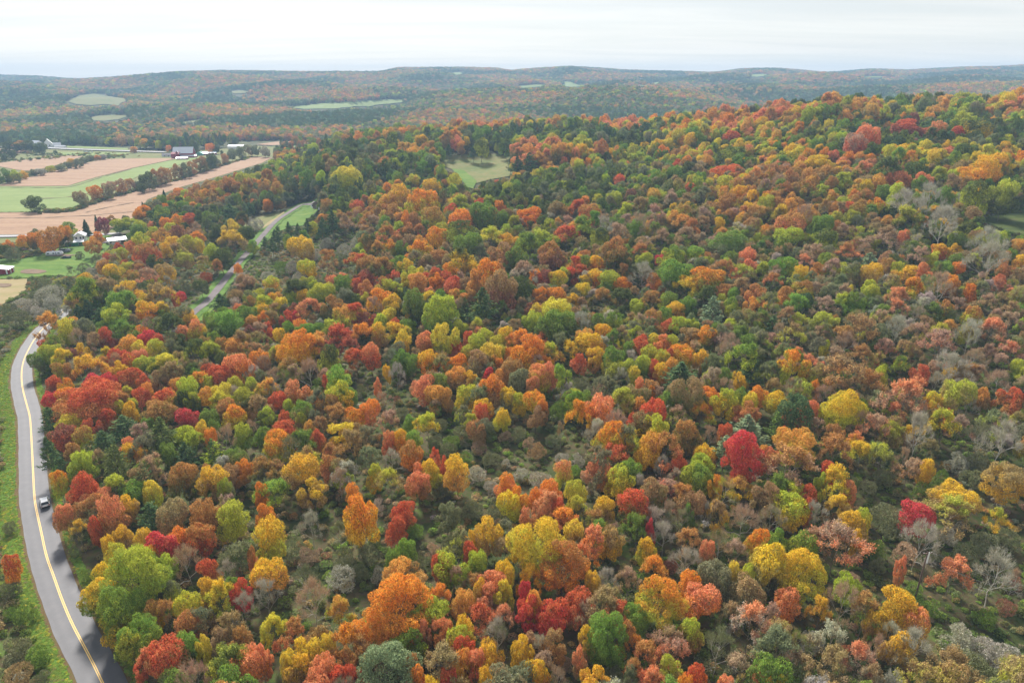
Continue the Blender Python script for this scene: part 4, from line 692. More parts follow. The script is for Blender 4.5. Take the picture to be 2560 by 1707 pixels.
def cr_spline(P, n=10):
    P = [np.array(p[:2], float) for p in P]; P = [2*P[0]-P[1]]+P+[2*P[-1]-P[-2]]; o = []
    for i in range(1, len(P)-2):
        for k in range(n):
            t = k/n; o.append(.5*((2*P[i])+(-P[i-1]+P[i+1])*t+(2*P[i-1]-5*P[i]+4*P[i+1]-P[i+2])*t*t+(-P[i-1]+3*P[i]-3*P[i+1]+P[i+2])*t**3))
    o.append(P[-2]); return np.array(o)
def smooth_line(a, it):
    for _ in range(it): a[1:-1] = (a[:-2]+2*a[1:-1]+a[2:])/4
    return a
def path(pix, it=6):
    return smooth_line(cr_spline([ground_at(*p, ymin=60) for p in pix]), it)
def strip(name, line, lo, hi, mat, level, wob=0.0, zoff=None, kind='structure', parent=None):
    d = np.gradient(line, axis=0); d /= np.linalg.norm(d, axis=1, keepdims=True); nrm = np.stack([d[:, 1], -d[:, 0]], 1)   # right of travel
    k = 5; n = len(line); us = np.linspace(0, 1, k); V = []; UV = []
    L = np.concatenate([[0], np.cumsum(np.linalg.norm(np.diff(line, axis=0), axis=1))])
    ZL = height(line[:, 0], line[:, 1])
    for _ in range(60): ZL[1:-1] = (ZL[:-2]+2*ZL[1:-1]+ZL[2:])/4
    for i in range(n):
        a = lo+(wob*math.sin(L[i]*.31+lo)+wob*.7*math.sin(L[i]*.83) if wob else 0); b = hi+(wob*math.sin(L[i]*.27+2+hi)+wob*.6*math.sin(L[i]*.71+1) if wob else 0)
        for u in us:
            o = a+(b-a)*u; p = line[i]+nrm[i]*o; c = line[i]
            V.append((p[0], p[1], float(height(*p))*1.0+off(p[1])*level if zoff is None else ZL[i]+zoff)); UV.append((o/3.7, L[i]/4))
    i = np.arange(k-1)[None]+np.arange(n-1)[:, None]*k; q = np.stack([i, i+1, i+1+k, i+k], 2).reshape(-1, 4)
    me = mesh_np(name, V, q, True); uv = me.uv_layers.new(name='UVMap'); li = np.empty(len(me.loops), np.int32); me.loops.foreach_get('vertex_index', li)
    uv.data.foreach_set('uv', np.array(UV, np.float32)[li].ravel())
    if me.polygons[0].normal.z < 0: me.flip_normals()
    return tag(link(name, me, mat, parent), kind=kind)
RL = path(ROAD); LL = path(LANE); FL = path(FARROAD, 2); PL = path(FARMROAD, 2); DL = path(DRIVE, 2)
ASPH = asphalt(); YEL = paint_yellow(); HW = 3.12
road = strip('road', RL, -HW, HW, ASPH, 0, .05, .16)
strip('road_shoulder', RL, -HW-.75, HW+.7, GM['leaf_edge'], 0, .16, .12)
strip('centre_line', RL, -.21, -.05, YEL, 0, 0, .168); strip('centre_line', RL, .05, .21, YEL, 0, 0, .168)
strip('grass_verge', RL, -HW-4.0, -HW+.3, GM['verge'], 2, .35, .09); strip('grass_verge', RL, HW-.3, HW+2.0, GM['verge'], 2, .4, .09)
strip('lane', LL, -2.0, 2.0, GM['gravel'], 4.5, .05); strip('grass_verge', LL, -5.5, 4.6, GM['verge'], 3.6, .5)
strip('distant_road', FL, -5.5, 5.5, GM['pale_road'], 4); strip('farm_road', PL, -3.2, 3.2, GM['pale_road'], 4); strip('driveway', DL, -1.8, 1.8, GM['gravel'], 4)
def dist_line(x, y, L): return np.min(np.hypot(L[:, 0][None]-np.asarray(x)[:, None], L[:, 1][None]-np.asarray(y)[:, None]), axis=1)
def in_poly(px, py, poly):
    px = np.asarray(px, float); py = np.asarray(py, float); c = np.zeros(px.shape, bool); n = len(poly)
    for i in range(n):
        x0, y0 = poly[i]; x1, y1 = poly[(i+1) % n]
        if y0 == y1: continue
        c ^= ((y0 > py) != (y1 > py)) & (px < (x1-x0)*(py-y0)/(y1-y0)+x0)
    return c
for tr_ in ([(0, 547), (110, 546), (230, 540), (345, 530)], [(215, 533), (262, 522), (335, 508)], [(0, 470), (100, 471), (175, 469), (250, 446), (330, 424)], [(60, 500), (190, 492), (300, 462)]):
    strip('field_track', path(tr_, 2), -.8, .8, GM['dirt'], 3.0, .5)
# dirt and stone patches
def patch(name, mat, px, py, rx, ry, level=3, seed=0):
    rd = random.Random(seed); poly = [(px+rx*math.cos(a)*rd.uniform(.8, 1.1), py+ry*math.sin(a)*rd.uniform(.8, 1.1)) for a in np.linspace(0, 6.283, 13)[:-1]]
    sheet(name, mat, level, poly, 3)
patch('bare_patch', 'dirt', 82, 681, 34, 6); patch('bare_patch', 'dirt', 150, 640, 40, 3, 3, 2)
sheet('gravel_bank', 'dryfield', 4.0, [(656,571),(668,560),(684,550),(703,537),(710,531),(712,535),(700,543),(686,556),(670,567),(658,574)], 3)
patch('bare_patch', 'dirt', 10, 715, 22, 5, 3, 4)

# ------------------------------------------------------------------ colours of the trees
PAL = {k: lin(v) for k, v in dict(r=(222,92,54), c=(226,48,72), m=(150,84,72), O=(252,152,40), o=(238,172,74), s=(246,150,98), u=(196,138,72), y=(236,216,58), Y=(250,198,36), l=(192,200,52), g=(116,152,52),
 G=(128,172,62), d=(78,98,46), p=(66,106,66), q=(98,120,60), h=(130,154,116), b=(172,138,92), t=(190,152,128), w=(186,180,168), v=(124,130,94), x=(150,32,76)).items()}
def _soft(c, k): m = .3*c[0]+.55*c[1]+.15*c[2]; return tuple(m*k+v*(1-k) for v in c)
PAL = {k: _soft(tuple(float(q)**(.86 if k in 'bvwtm' else .90) for q in v), .07 if k in 'rcms' else .03) for k, v in PAL.items()}
CN = dict(r='scarlet', c='crimson', m='maroon', O='vivid orange', o='amber', s='salmon', u='rust', y='lemon yellow', Y='golden', l='lime', g='green', G='bright green', d='dark green', p='deep green', q='olive green',
 h='grey green', b='tan', t='pinkish tan', w='pale grey', v='olive grey', x='purple')
def boost(c, k=1.0, j=.06):
    c = np.array(c)*k; return np.clip(c*rng.uniform(1-j, 1+j, 3), 0, .9)
# ------------------------------------------------------------------ planting
TREES = []
for (ox, oy, sc), txt in CROWNS.items():
    for e in txt.replace('\n', ';').split(';'):
        tk = e.split()
        if len(tk) < 5: continue
        num = [x for x in tk if x.replace('.', '').isdigit()]; kind, cc = tk[len(num)], tk[len(num)+1]
        x, y, wd = float(num[0])/sc+ox, float(num[1])/sc+oy, float(num[2])/sc; ra = float(num[3]) if len(num) > 3 else (1.15 if kind in 'DP' else .8 if kind == 'S' else 1.3)
        if kind == 'S': ra = min(ra, .9)
        T = 11.0; g = None
        for _ in range(4):
            sk = .13 if kind == 'H' or (kind == 'D' and x < 340 and y < 640) else 0.0; g = ground_at(x, y, T*(1-sk))
            if not g: break
            d = project(g[0], g[1], g[2]+T*.7)[2]; W = wd*d/F
            hs = {'D': .80, 'P': .78, 'N': .8, 'C': .86, 'K': .95, 'S': 1.0, 'H': .8}[kind]
            T2 = max(ra*W/hs, {'D': 8.5, 'P': 8.5, 'N': 8.5, 'C': 9, 'K': 6, 'S': 1.2, 'H': 3}[kind]); T2 = min(T2, 24)
            if y < 560 and kind in 'DP' and x > 640: T2 = max(T2, 11)
            T = .5*T+.5*T2
        if not g: continue
        if kind in 'DP' and y > 560: W *= 1.13
        if kind == 'C': W *= 1.38 if y > 700 else 1.25
        d0 = min(dist_line([g[0]], [g[1]], RL)[0], 99)
        if d0 < HW+1.2 and y > 770:                         # a crown may hang over the road, its trunk may not stand on it
            j = np.argmin(np.hypot(RL[:, 0]-g[0], RL[:, 1]-g[1])); dv = np.array(g[:2])-RL[j]; sg = 1 if dv[0] > 0 or x > 60 else -1
            dr = np.gradient(RL, axis=0)[j]; nr = np.array([dr[1], -dr[0]])/np.linalg.norm(dr); q = RL[j]+nr*sg*(HW+1.6); g = (q[0], q[1], float(height(*q)))
        if dist_line([g[0]], [g[1]], LL)[0] < 3.0 and kind != 'H':
            j = np.argmin(np.hypot(LL[:, 0]-g[0], LL[:, 1]-g[1])); dr = np.gradient(LL, axis=0)[j]; nr = np.array([dr[1], -dr[0]])/np.linalg.norm(dr); dv = np.array(g[:2])-LL[j]
            q = LL[j]+nr*(1 if dv@nr > 0 else -1)*3.6; g = (q[0], q[1], float(height(*q)))
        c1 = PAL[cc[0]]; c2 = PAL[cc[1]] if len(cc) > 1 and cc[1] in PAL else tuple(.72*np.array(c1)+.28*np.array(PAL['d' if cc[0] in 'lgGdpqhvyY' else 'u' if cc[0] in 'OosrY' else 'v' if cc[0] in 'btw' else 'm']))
        TREES.append(dict(sk=sk, x=g[0], y=g[1], z=g[2], W=W, T=T, px=x, py=y, wd=wd, ra=ra, kind=kind, cc=cc, c1=c1, c2=c2))
# keep trunks apart
print('listed', len(TREES))
NAMES = {'D': ('leafy_tree', 'leafy_crown', 'leafy_trunk', 'tree'), 'P': ('thinning_tree', 'thin_crown', 'thin_trunk', 'tree'), 'N': ('bare_tree', 'bare_crown', 'bare_trunk', 'bare tree'), 'C': ('pine_tree', 'pine_crown', 'pine_trunk', 'pine tree'),
         'K': ('spruce_tree', 'spruce_crown', 'spruce_trunk', 'spruce'), 'S': ('bush', None, None, 'bush'), 'H': ('hedgerow_tree', 'leafy_crown', 'leafy_trunk', 'tree')}
GROUPS = {'D': 'leafy trees of the hillside wood in autumn colour', 'P': 'trees of the wood that have lost part of their leaves', 'N': 'leafless trees standing in the wood', 'C': 'pines among the autumn trees', 'K': 'dark spruces', 'S': 'bushes in the gaps of the wood', 'H': 'trees in rows between the valley fields'}
LAND = [("the white car on the road",107,1255),("the huge orange maple",1000,1540),("the giant lime roadside tree",310,1440),("the egg-shaped bright green tree",1510,1620),("the big crimson tree",1865,1180),("the crimson-topped bare tree",2300,1310),
 ("the golden tree near the wires",2250,1570),("the utility pole",2290,1440),("the fallen white log",1053,1020),("the giant yellow maple",1340,1360),("the lone tall pine",1205,770),("the dome-shaped dark pine",1710,925),("the vivid orange dome",1330,545),
 ("the hilltop clearing",1180,425),("the brown-roofed house",815,510),("the white farmhouse",200,600),("the travel trailer",135,635),("the red field shed",15,670),("the lane bend",700,545),("the hanging roadside pine",110,1150),("the red barn",445,380),
 ("the shady side clearing",2490,560),("the broad rust dome by the road",210,990),("the bright yellow dome",857,1085),("the broad tan dome",2105,1390),("the lime twin trees",1080,1050),("the tall scarlet roadside tree",240,1330),("the shrubby gap",1230,1180),
 ("the amber hillside cluster",2440,430),("the dark maroon crown",2280,320),("the grey pine",1850,1100),("the farmyard purple tree",255,570),("the round tan dome",1005,1425),("the bright green cone",850,950),("the white-trunked pair",2510,1480),("the lane foot",485,785),("the hill crest",1700,300),("the two-trunk rust dome",2050,1170)]
def dirword(dx, dy):
    if abs(dx) > abs(dy)*1.1: return 'uphill of' if dx > 0 else 'roadward of'
    return 'in front of' if dy > 0 else 'behind'
used_labels = set()
def size_word(t): return 'small' if t['wd'] < 32 else 'tall' if t['ra'] >= 1.6 else 'broad' if t['ra'] <= .95 else 'large' if t['wd'] > 62 else 'mid-sized'
def shape_word(t): return 'slender' if t['ra'] >= 1.5 else 'domed' if t['ra'] <= .95 else 'rounded'
def make_label(t):
    k = t['kind']; cn = CN[t['cc'][0]]; c2 = CN.get(t['cc'][1]) if len(t['cc']) > 1 and t['cc'][1] in CN and k in 'DPH' else None
    noun = {'D': 'tree', 'P': 'thinning tree', 'N': 'leafless tree', 'C': 'pine', 'K': 'spruce', 'S': 'bush', 'H': 'valley tree'}[k]
    look = f"{size_word(t)} {shape_word(t) if size_word(t) not in ('tall','broad') else ''} {cn}".replace('  ', ' ')
    if k in 'N': look = f"{size_word(t)} {cn} twiggy"
    if k == 'S': look = f"{size_word(t)} {cn}"
    cx, cy = t['px'], t['py']+t['wd']*t['ra']*.5
    near = sorted(LAND, key=lambda L: (L[1]-cx)**2+(L[2]-cy)**2)
    near = [L for L in near if (L[1]-cx)**2+(L[2]-cy)**2 > 12**2][:7]
    def rel(L):
        dx, dy = cx-L[1], cy-L[2]; ds = math.hypot(dx, dy)
        return ('just ' if ds < 110 else 'far ' if ds > 330 else '')+dirword(dx, dy)+' '+L[0]
    cands = [f"{look} {noun} {rel(near[0])}"]
    if c2: cands.append(f"{size_word(t)} {cn} and {c2} {noun} {rel(near[0])}")
    for L in near[1:3]: cands.append(f"{look} {noun} {rel(L)}")
    for i in range(5):
        for j in range(i+1, 6):
            cands.append(f"{size_word(t)} {cn} {noun} {rel(near[i])}, toward {near[j][0]}"); cands.append(f"{shape_word(t)} {cn} {noun} {rel(near[j])}, toward {near[i][0]}")
    for c in cands:
        c = ' '.join(c.split())
        if len(c.replace(',', '').split()) <= 16 and c not in used_labels: used_labels.add(c); return c
    for ordn in ('second', 'third', 'fourth', 'fifth', 'sixth', 'seventh', 'eighth', 'ninth'):
        c = ' '.join(f"{ordn} {cn} {noun} {rel(near[0])}".split())
        if c not in used_labels: used_labels.add(c); return c
    return c
# the woods between the listed crowns and beyond them
T_OPEN = [p for *_, p in OPEN]
def free(x, y, z, T, thin=True):
    ok = np.ones(len(x), bool)
    for up in (0, T*.3, T*.6, T*.95):
        px, py, d = project(x, y, z+up)
        for p in T_OPEN: ok &= ~in_poly(px, py, p)
        if thin:
            for p in THIN: ok &= ~in_poly(px, py, p)
    ok &= dist_line(x, y, RL) > HW+4.2; ok &= dist_line(x, y, LL) > 6.5; ok &= dist_line(x, y, DL) > 6; ok &= dist_line(x, y, PL) > 9; ok &= dist_line(x, y, FL) > 14
    return ok
def jgrid(y0, y1, sp, tmax):
    ys = np.arange(y0, y1, sp); P = []
    for y in ys:
        xs = np.arange(-tmax*y, tmax*y, sp); P.append(np.stack([xs+rng.uniform(-.45, .45, len(xs))*sp, y+rng.uniform(-.45, .45, len(xs))*sp], 1))
    return np.vstack(P)
def vnoise(x, y, s, seed=0):
    a = seed*1.7; return (np.sin(x/s+a+1.3*np.sin(y/s*.7+a))+np.sin(y/s*1.1-a+1.1*np.sin(x/s*.8)))*.25+.5
def palette_at(px, py, n1, n2):
    """mix of colours in the woods round a place, read off the photograph"""
    if py > 640:
        return 't b w b v t w g'.split() if (px > 1880 and n1 > .22) or (px > 1250 and n1 > .56) else None
    if px < 640 and py < 600: return 'p g d v l p u d g v d o'.split()
    if px < 1120: return ('p p d d g g q v l d u o' if n1 < .62 else 'd g l o Y b v p').split()
    if py < 400: return ('O o o y l g d u s Y l g d p v' if n1 < .6 else 'd g p l d o v g u m').split()
    if px > 2250: return 'g l d Y o v g d u b'.split()
    if py < 520: return ('t b o l g d u b Y g v l' if n1 < .5 else 'g d l g v u b o t').split()
    return ('t t b b w u u g l d v o' if n1 > .4 else 'b g d l u o v t').split()
cell = {}
TX = np.array([[t['x'], t['y'], t['W'], t['T']] for t in TREES])
def plant_mid():
    out = []
    for y0, y1, sp, wlo, whi in ((70, 330, 5.2, 4.4, 7.6), (330, 560, 6.8, 5.5, 9.5), (560, 1120, 8.6, 8.5, 13.5)):
        P = jgrid(y0, y1, sp, 1.4 if y0 < 300 else 1.25 if y0 < 500 else .95); z = height(P[:, 0], P[:, 1])
        W = rng.uniform(wlo, whi, len(P)); T = W*rng.uniform(1.0, 1.75, len(P))+(1.0 if y0 < 500 else 2.5)
        if y0 < 300: T = W*rng.uniform(1.2, 1.5, len(P))+1.5
        ok = free(P[:, 0], P[:, 1], z, T)
        d2 = np.full(len(P), 1e9); nb = np.zeros(len(P), int)
        for i, (tx, ty, tw, tt) in enumerate(TX):
            d = np.hypot(P[:, 0]-tx, P[:, 1]-ty)-.44*tw; m = d < d2; d2[m] = d[m]; nb[m] = i
        ok &= d2 > W*(.02 if y0 < 300 else .2)
        # the valley floor carries no woods
        px, py, _ = project(P[:, 0], P[:, 1], z+T)
        for tr in TREES:                                # low growth does not stand in front of the crowns that show
            if tr['py'] > 520 and tr['kind'] != 'S': ok &= ~((np.abs(px-tr['px']) < .5*tr['wd']) & (py > tr['py']-4) & (py < tr['py']+.6*min(tr['ra'], 1.4)*tr['wd']) & (P[:, 1] < tr['y']))
        ok &= ~((px < -60) & (P[:, 1] > 380)); ok &= ~((px < 130) & (py > 560) & (py < 790)); ok &= ~((px < 340) & (py < 600))
        ok &= (px > -700) & (px < 4200) & (py < 2600)
        for i in np.nonzero(ok)[0]: out.append((P[i, 0], P[i, 1], z[i], W[i], T[i], px[i], py[i], nb[i], d2[i]))
    return out
mid = plant_mid(); print('mid fill', len(mid))
n1 = vnoise(np.array([m[0] for m in mid]), np.array([m[1] for m in mid]), 38.0); n2 = rng.random(len(mid))
rows = {'near': [], 'mid': []}
for m, a in zip(mid, n1):
    x, y, z, W, T, px, py, nb, dd = m
    pal = palette_at(px, py, a, 0)
    if pal is None or (py > 560 and dd < 14 and rng.random() < .55):
        t = TREES[nb]; ch = t['cc'][0]; ch = rng.choice([ch, t['cc'][-1], 'b', 'v', 'u', 't', 'w', 'l', 'g'], p=[.18, .16, .14, .12, .06, .12, .08, .07, .07]) if py > 560 else ch
        if ch not in PAL: ch = 'v'
    else:
        wm_ = sorted(pal, key='rscmuOotYbywlhgqvdp'.index); q_ = a*1.25-.12+rng.normal()*.26; ch = wm_[int(np.clip(q_, 0, .999)*len(wm_))]
    r = rng.random()
    if ch in 'pq': kd = 'C' if r < .8 else 'D'
    elif ch == 'h': kd = 'C'
    elif ch in 'wt': kd = 'N' if r < .45 else 'P'
    elif ch in 'bvu' and y < 420: kd = 'P' if r < .6 else 'D'
    else: kd = 'D' if r < .62 else 'A' if r < .9 else 'P'
    b0, bn = BASE[kd]; c1 = boost(PAL[ch], 1, .12); c2 = boost(PAL[rng.choice(['g', 'b', 'd', 'l', 'v', ch])], 1, .1)
    (rows['near']).append((x, y, z, W, T, b0+rng.integers(bn), c1, c2))
# ---- rank the listed leafy trees: the 300 that show largest stand alone, the others join the mass
ind = [t for t in TREES if t['kind'] != 'D']
dl = sorted([t for t in TREES if t['kind'] == 'D'], key=lambda t: -t['wd']**2*t['ra'])
print('leafy listed', len(dl)); ind += dl[:300]
for t in dl[300:]:
    b0, bn = BASE['D']; rows['near'].append((t['x'], t['y'], t['z'], t['W'], t['T'], b0+rng.integers(bn), boost(t['c1']), boost(t['c2'])))
def emit(name, coll, rr, label):
    return scatter(name, coll, [(r[0], r[1], r[2]-.1) for r in rr], [(r[3], r[3], r[4]) for r in rr], [r[5] for r in rr], [r[6] for r in rr], [r[7] for r in rr], label)
emit('forest', NEARSET, rows['near'], 'dense mixed autumn wood filling the slopes between the taller trees')
protos = {}
for t in sorted(ind, key=lambda t: t['y']):
    k = t['kind']; src = 'D' if k == 'H' else k; nm, cn, tn, cat = NAMES[k]
    vi = int(rng.integers(len(VAR[src])))
    if src == 'D': vi = int(rng.choice([3, 7, 4] if t['ra'] >= 1.5 else [1, 5, 2, 0] if t['ra'] > 1 else [5, 1, 2, 6]))
    if src == 'K': vi = 0
    if src == 'C': vi = int(rng.choice([0, 3, 2] if t['ra'] < 1.1 else [1, 3]))
    cm, tm = VAR[src][vi]
    if k == 'D' and t['wd'] > 84: cm, tm = BIG[int(rng.integers(3))]
    elif k == 'D' and t['wd'] < 70 and rng.random() < .42: vi = int(rng.integers(6)); cm, tm = VAR['A'][vi][0], VAR['P'][vi][1]
    lab = make_label(t)
    rz = rng.uniform(0, 6.283); c1, c2 = boost(t['c1']), boost(t['c2'])
    if k == 'S':
        o = link('bush', cm); o.location = (t['x'], t['y'], t['z']-.1); o.rotation_euler = (0, 0, rz); o.scale = (t['W'], t['W']*rng.uniform(.85, 1.1), t['T'])
        o['col1'] = list(map(float, c1)); o['col2'] = list(map(float, c2)); tag(o, lab, 'bush', GROUPS[k]); continue
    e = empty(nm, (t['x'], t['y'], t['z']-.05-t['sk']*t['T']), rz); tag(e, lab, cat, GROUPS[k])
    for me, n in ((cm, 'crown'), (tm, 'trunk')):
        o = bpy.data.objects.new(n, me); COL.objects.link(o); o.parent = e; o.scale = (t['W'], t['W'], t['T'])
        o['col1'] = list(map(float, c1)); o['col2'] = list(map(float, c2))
        if n == 'trunk' and src in 'NP' and False: pass
# ---- far woods
def plant_far():
    out = []
    for y0, y1, sp, wlo, whi in ((1120, 1700, 9.0, 9.5, 13.5), (1700, 2700, 11.5, 11, 16), (2700, 5200, 15.5, 14, 21)):
        P = jgrid(y0, y1, sp, .84); x, y = P.T; z = height(x, y); W = rng.uniform(wlo, whi, len(P)); T = rng.uniform(11, 17, len(P)) if y0 < 2700 else rng.uniform(12, 17, len(P))
        ok = np.ones(len(P), bool)
        for up in (0, T*.3, T*.6, T):
            px, py, _ = project(x, y, z+up)
            for p in T_OPEN: ok &= ~in_poly(px+9*np.sin(x/31+y/57)+5*np.sin(x/13), py+1.6*np.sin(x/23)+1.2*np.sin(x/57), p)
        ok &= dist_line(x, y, FL) > 22
        t = x/y; ok &= ~((t < -.30) & (y < 1180+60*np.sin(x/90)))
        # only slopes that face this way or stand up against what is behind: drop what a ridge hides by far
        n = vnoise(x, y, 90.0, 1); n3 = vnoise(x, y, 210.0, 3)
        for i in np.nonzero(ok)[0]:
            con = n[i]+rng.normal()*.10 < .36+.5*(n3[i]-.5)
            out.append((x[i], y[i], z[i]-.5, W[i]*(.8 if con else 1), T[i], con, n[i], n3[i]))
    return out
far = plant_far(); print('far', len(far))
farpal = {'con': 'p p d p q d p h'.split(), 'warm': 'u o b s b t g u v l h b g o v'.split(), 'mix': 'g d l b v u h g d t p h p v'.split()}
PA = {k: np.array([PAL[c] for c in v]) for k, v in farpal.items()}
fm, ff = [], []
for x, y, z, W, T, con, n, n3 in far:
    key = 'con' if con else ('warm' if n+.25*n3 > .66 else 'mix'); k = rng.integers(len(PA[key])); c1 = boost(PA[key][k], 1.0, .18); c2 = boost(PA[key][rng.integers(len(PA[key]))], .85, .1)
    if y < 1700: (fm).append((x, y, z, W, T, (6+rng.integers(2)) if con and rng.random() < .6 else rng.integers(6), c1, c2))
    else: ff.append((x, y, z, W, T, (5+rng.integers(2)) if con else rng.integers(5), c1, c2))
emit('valley_forest', MIDSET, fm, 'mixed wood covering the foot of the ridge across the valley')
emit('distant_forest', FARSET, ff, 'hazy autumn forest covering the far hills up to the skyline')
# ---- low growth on the floor of the near woods and on the road bank
P = jgrid(60, 460, 2.3, 1.15); x, y = P.T; z = height(x, y); px, py, _ = project(x, y, z)
ok = (dist_line(x, y, RL) > HW+4.0) & (dist_line(x, y, LL) > 5.4) & (dist_line(x, y, PL) > 8) & (dist_line(x, y, DL) > 5) & (rng.random(len(x)) < .85) & (px > -400) & (px < 3300)
for p in T_OPEN: ok &= ~in_poly(px, py, p)
idx = np.nonzero(ok)[0]; nn = vnoise(x, y, 9.0, 5); lp = 'g v d b g v q g'.split(); lp2 = 'v b u g t w v b m'.split(); rr = []
for i in idx:
    s = rng.uniform(.8, 2.6)*(1.25 if px[i] < 100 else 1); ch = rng.choice(lp if nn[i] < .55 else lp2)
    rr.append((x[i], y[i], z[i], s*1.25, s*rng.uniform(.5, 1.0), rng.integers(4), boost(PAL[ch], .95, .15), boost(PAL[rng.choice(lp)], .92, .12)))
emit('undergrowth', LOWSET, rr, 'low scrub and weeds covering the floor of the wood'); print('low', len(rr))

rr = []
def scrub(pix, wid, n, s0, s1):
    L = cr_spline([ground_at(*p) for p in pix], 12); j = rng.integers(len(L)-1, size=n); u = rng.random(n)[:, None]; P = L[j]*(1-u)+L[j+1]*u+rng.normal(size=(n, 2))*wid
    for x, y in P:
        s = rng.uniform(s0, s1); rr.append((x, y, float(height(x, y)), s*1.3, s*.9, rng.integers(4), boost(PAL[rng.choice(list('gvdvdlbu'))], .85, .15), boost(PAL[rng.choice(list('gvd'))], .8, .1)))
scrub([(120, 531), (180, 528), (268, 498), (417, 459), (551, 417), (634, 393)], 1.6, 620, 1.5, 5)
scrub([(0, 533), (60, 532), (120, 531)], .5, 60, .6, 1.6)
scrub([(-60, 462), (0, 456), (60, 441), (130, 425), (210, 404), (300, 390)], 3.5, 420, 2, 6)
scrub([(0, 404), (80, 400), (160, 394)], 12, 90, 1.5, 5); scrub([(60, 386), (140, 390), (230, 388), (300, 396)], 14, 120, 1.5, 5)
scrub([(0, 646), (60, 643), (115, 630), (170, 610)], 2.2, 120, 1.2, 3.4)
emit('hedge_scrub', LOWSET, rr, 'low scrub growing along the field edges of the valley')

rr = []
for L, sides in ((RL, ((-HW-4.2, -HW-.6), (HW+.5, HW+2.2))), (LL, ((-5.5, -2.2), (2.1, 4.6)))):
    d = np.gradient(L, axis=0); d /= np.linalg.norm(d, axis=1, keepdims=True)
    for lo, hi in sides:
        for _ in range(int(len(L)*11*(hi-lo))):
            j = rng.integers(len(L)-1); u = rng.random(); p = L[j]*(1-u)+L[j+1]*u; p = p+np.array([d[j, 1], -d[j, 0]])*rng.uniform(lo, hi)
            s_ = rng.uniform(.35, 1.1); ch = rng.choice(list('GGglGgyb'), p=[.2, .2, .22, .12, .08, .08, .04, .06])
            rr.append((p[0], p[1], float(height(*p))+.08, s_, s_*.3, rng.integers(4), boost(PAL[ch], .85, .15), boost(PAL['G'], .75, .1)))
emit('verge_tufts', LOWSET, rr, 'rough grass tufts growing along the road verges')
# ------------------------------------------------------------------ buildings
def gable(b, x0, x1, y0, y1, h, rise, over=.35, axis='x', wall=0, roof=1, th=.18):
    b.box(x0, x1, y0, y1, 0, h, wall)
    if axis == 'x':
        ym = (y0+y1)/2; b.prism([(y0, h), (y1, h), (ym, h+rise)], x0, x1, 'x', wall)
        r = b.roofs = getattr(b, 'roofs', []); r.append(('x', x0-over, x1+over, y0, y1, h, rise, over, th))
    else:
        xm = (x0+x1)/2; b.prism([(x0, h), (x1, h), (xm, h+rise)], y0, y1, 'y', wall)
        r = b.roofs = getattr(b, 'roofs', []); r.append(('y', y0-over, y1+over, x0, x1, h, rise, over, th))
def roof_mb(spec):
    ax, a0, a1, u0, u1, h, rise, ov, th = spec; um = (u0+u1)/2; k = rise/((u1-u0)/2); b = MB()
    prof = [(u0-ov, h-ov*k+.02), (um, h+rise+.02), (u1+ov, h-ov*k+.02), (u1+ov, h-ov*k+.02+th), (um, h+rise+.02+th), (u0-ov, h-ov*k+.02+th)]
    b.prism(prof[:2]+[prof[4], prof[5]], a0, a1, ax); b.prism([prof[1], prof[2], prof[3], prof[4]], a0, a1, ax); return b
def window(root, x, y, z, w, h, face):
    """face: 'x+','x-','y+','y-' the wall it sits in; x,y on the wall plane"""
    b = MB(); g = MB(); s = 1 if face[1] == '+' else -1; d = .06
    if face[0] == 'y': b.box(x-w/2-.1, x+w/2+.1, *sorted((y+.01*s, y+s*d)), z-.1, z+h+.1); g.box(x-w/2, x+w/2, *sorted((y+.02*s, y+s*(d+.02))), z, z+h)
    else: b.box(*sorted((x+.01*s, x+s*d)), y-w/2-.1, y+w/2+.1, z-.1, z+h+.1); g.box(*sorted((x+.02*s, x+s*(d+.02))), y-w/2, y+w/2, z, z+h)
    f = b.build('window', M['white_paint'], root); g.build('pane', M['glass_dark'], f)
def building(name, label, cat, px, py, rz, blocks, wins=(), doors=(), roofm='tin_roof', wallm='white_wall', group=None, chim=None, sc=1.0):
    g = ground_at(px, py); e = empty(name, (g[0], g[1], g[2]-.1), R(rz)); tag(e, label, cat, group); e.scale = (sc,)*3
    for bl in blocks:
        x0, x1, y0, y1, h, rise, ax = bl[:7]; wm_, rm_ = (bl[7] if len(bl) > 7 else wallm), (bl[8] if len(bl) > 8 else roofm)
        b = MB(); gable(b, x0, x1, y0, y1, h, rise, axis=ax); b.build('wall', M[wm_], e)
        for r in b.roofs: roof_mb(r).build('roof', M[rm_], e)
    for w_ in wins: window(e, *w_)
    for x, y, w_, h, face, mt in doors:
        b = MB(); s = 1 if face[1] == '+' else -1
        if face[0] == 'y': b.box(x-w_/2, x+w_/2, *sorted((y+.01*s, y+s*.08)), .05, h)
        else: b.box(*sorted((x+.01*s, x+s*.08)), y-w_/2, y+w_/2, .05, h)
        b.build('door', M[mt], e)  # also draws the field shed's posts and its painted shade panel
    if chim: b = MB(); b.box(chim[0]-.4, chim[0]+.4, chim[1]-.4, chim[1]+.4, 2, chim[2]); b.build('chimney', M['brick'], e)
    return e
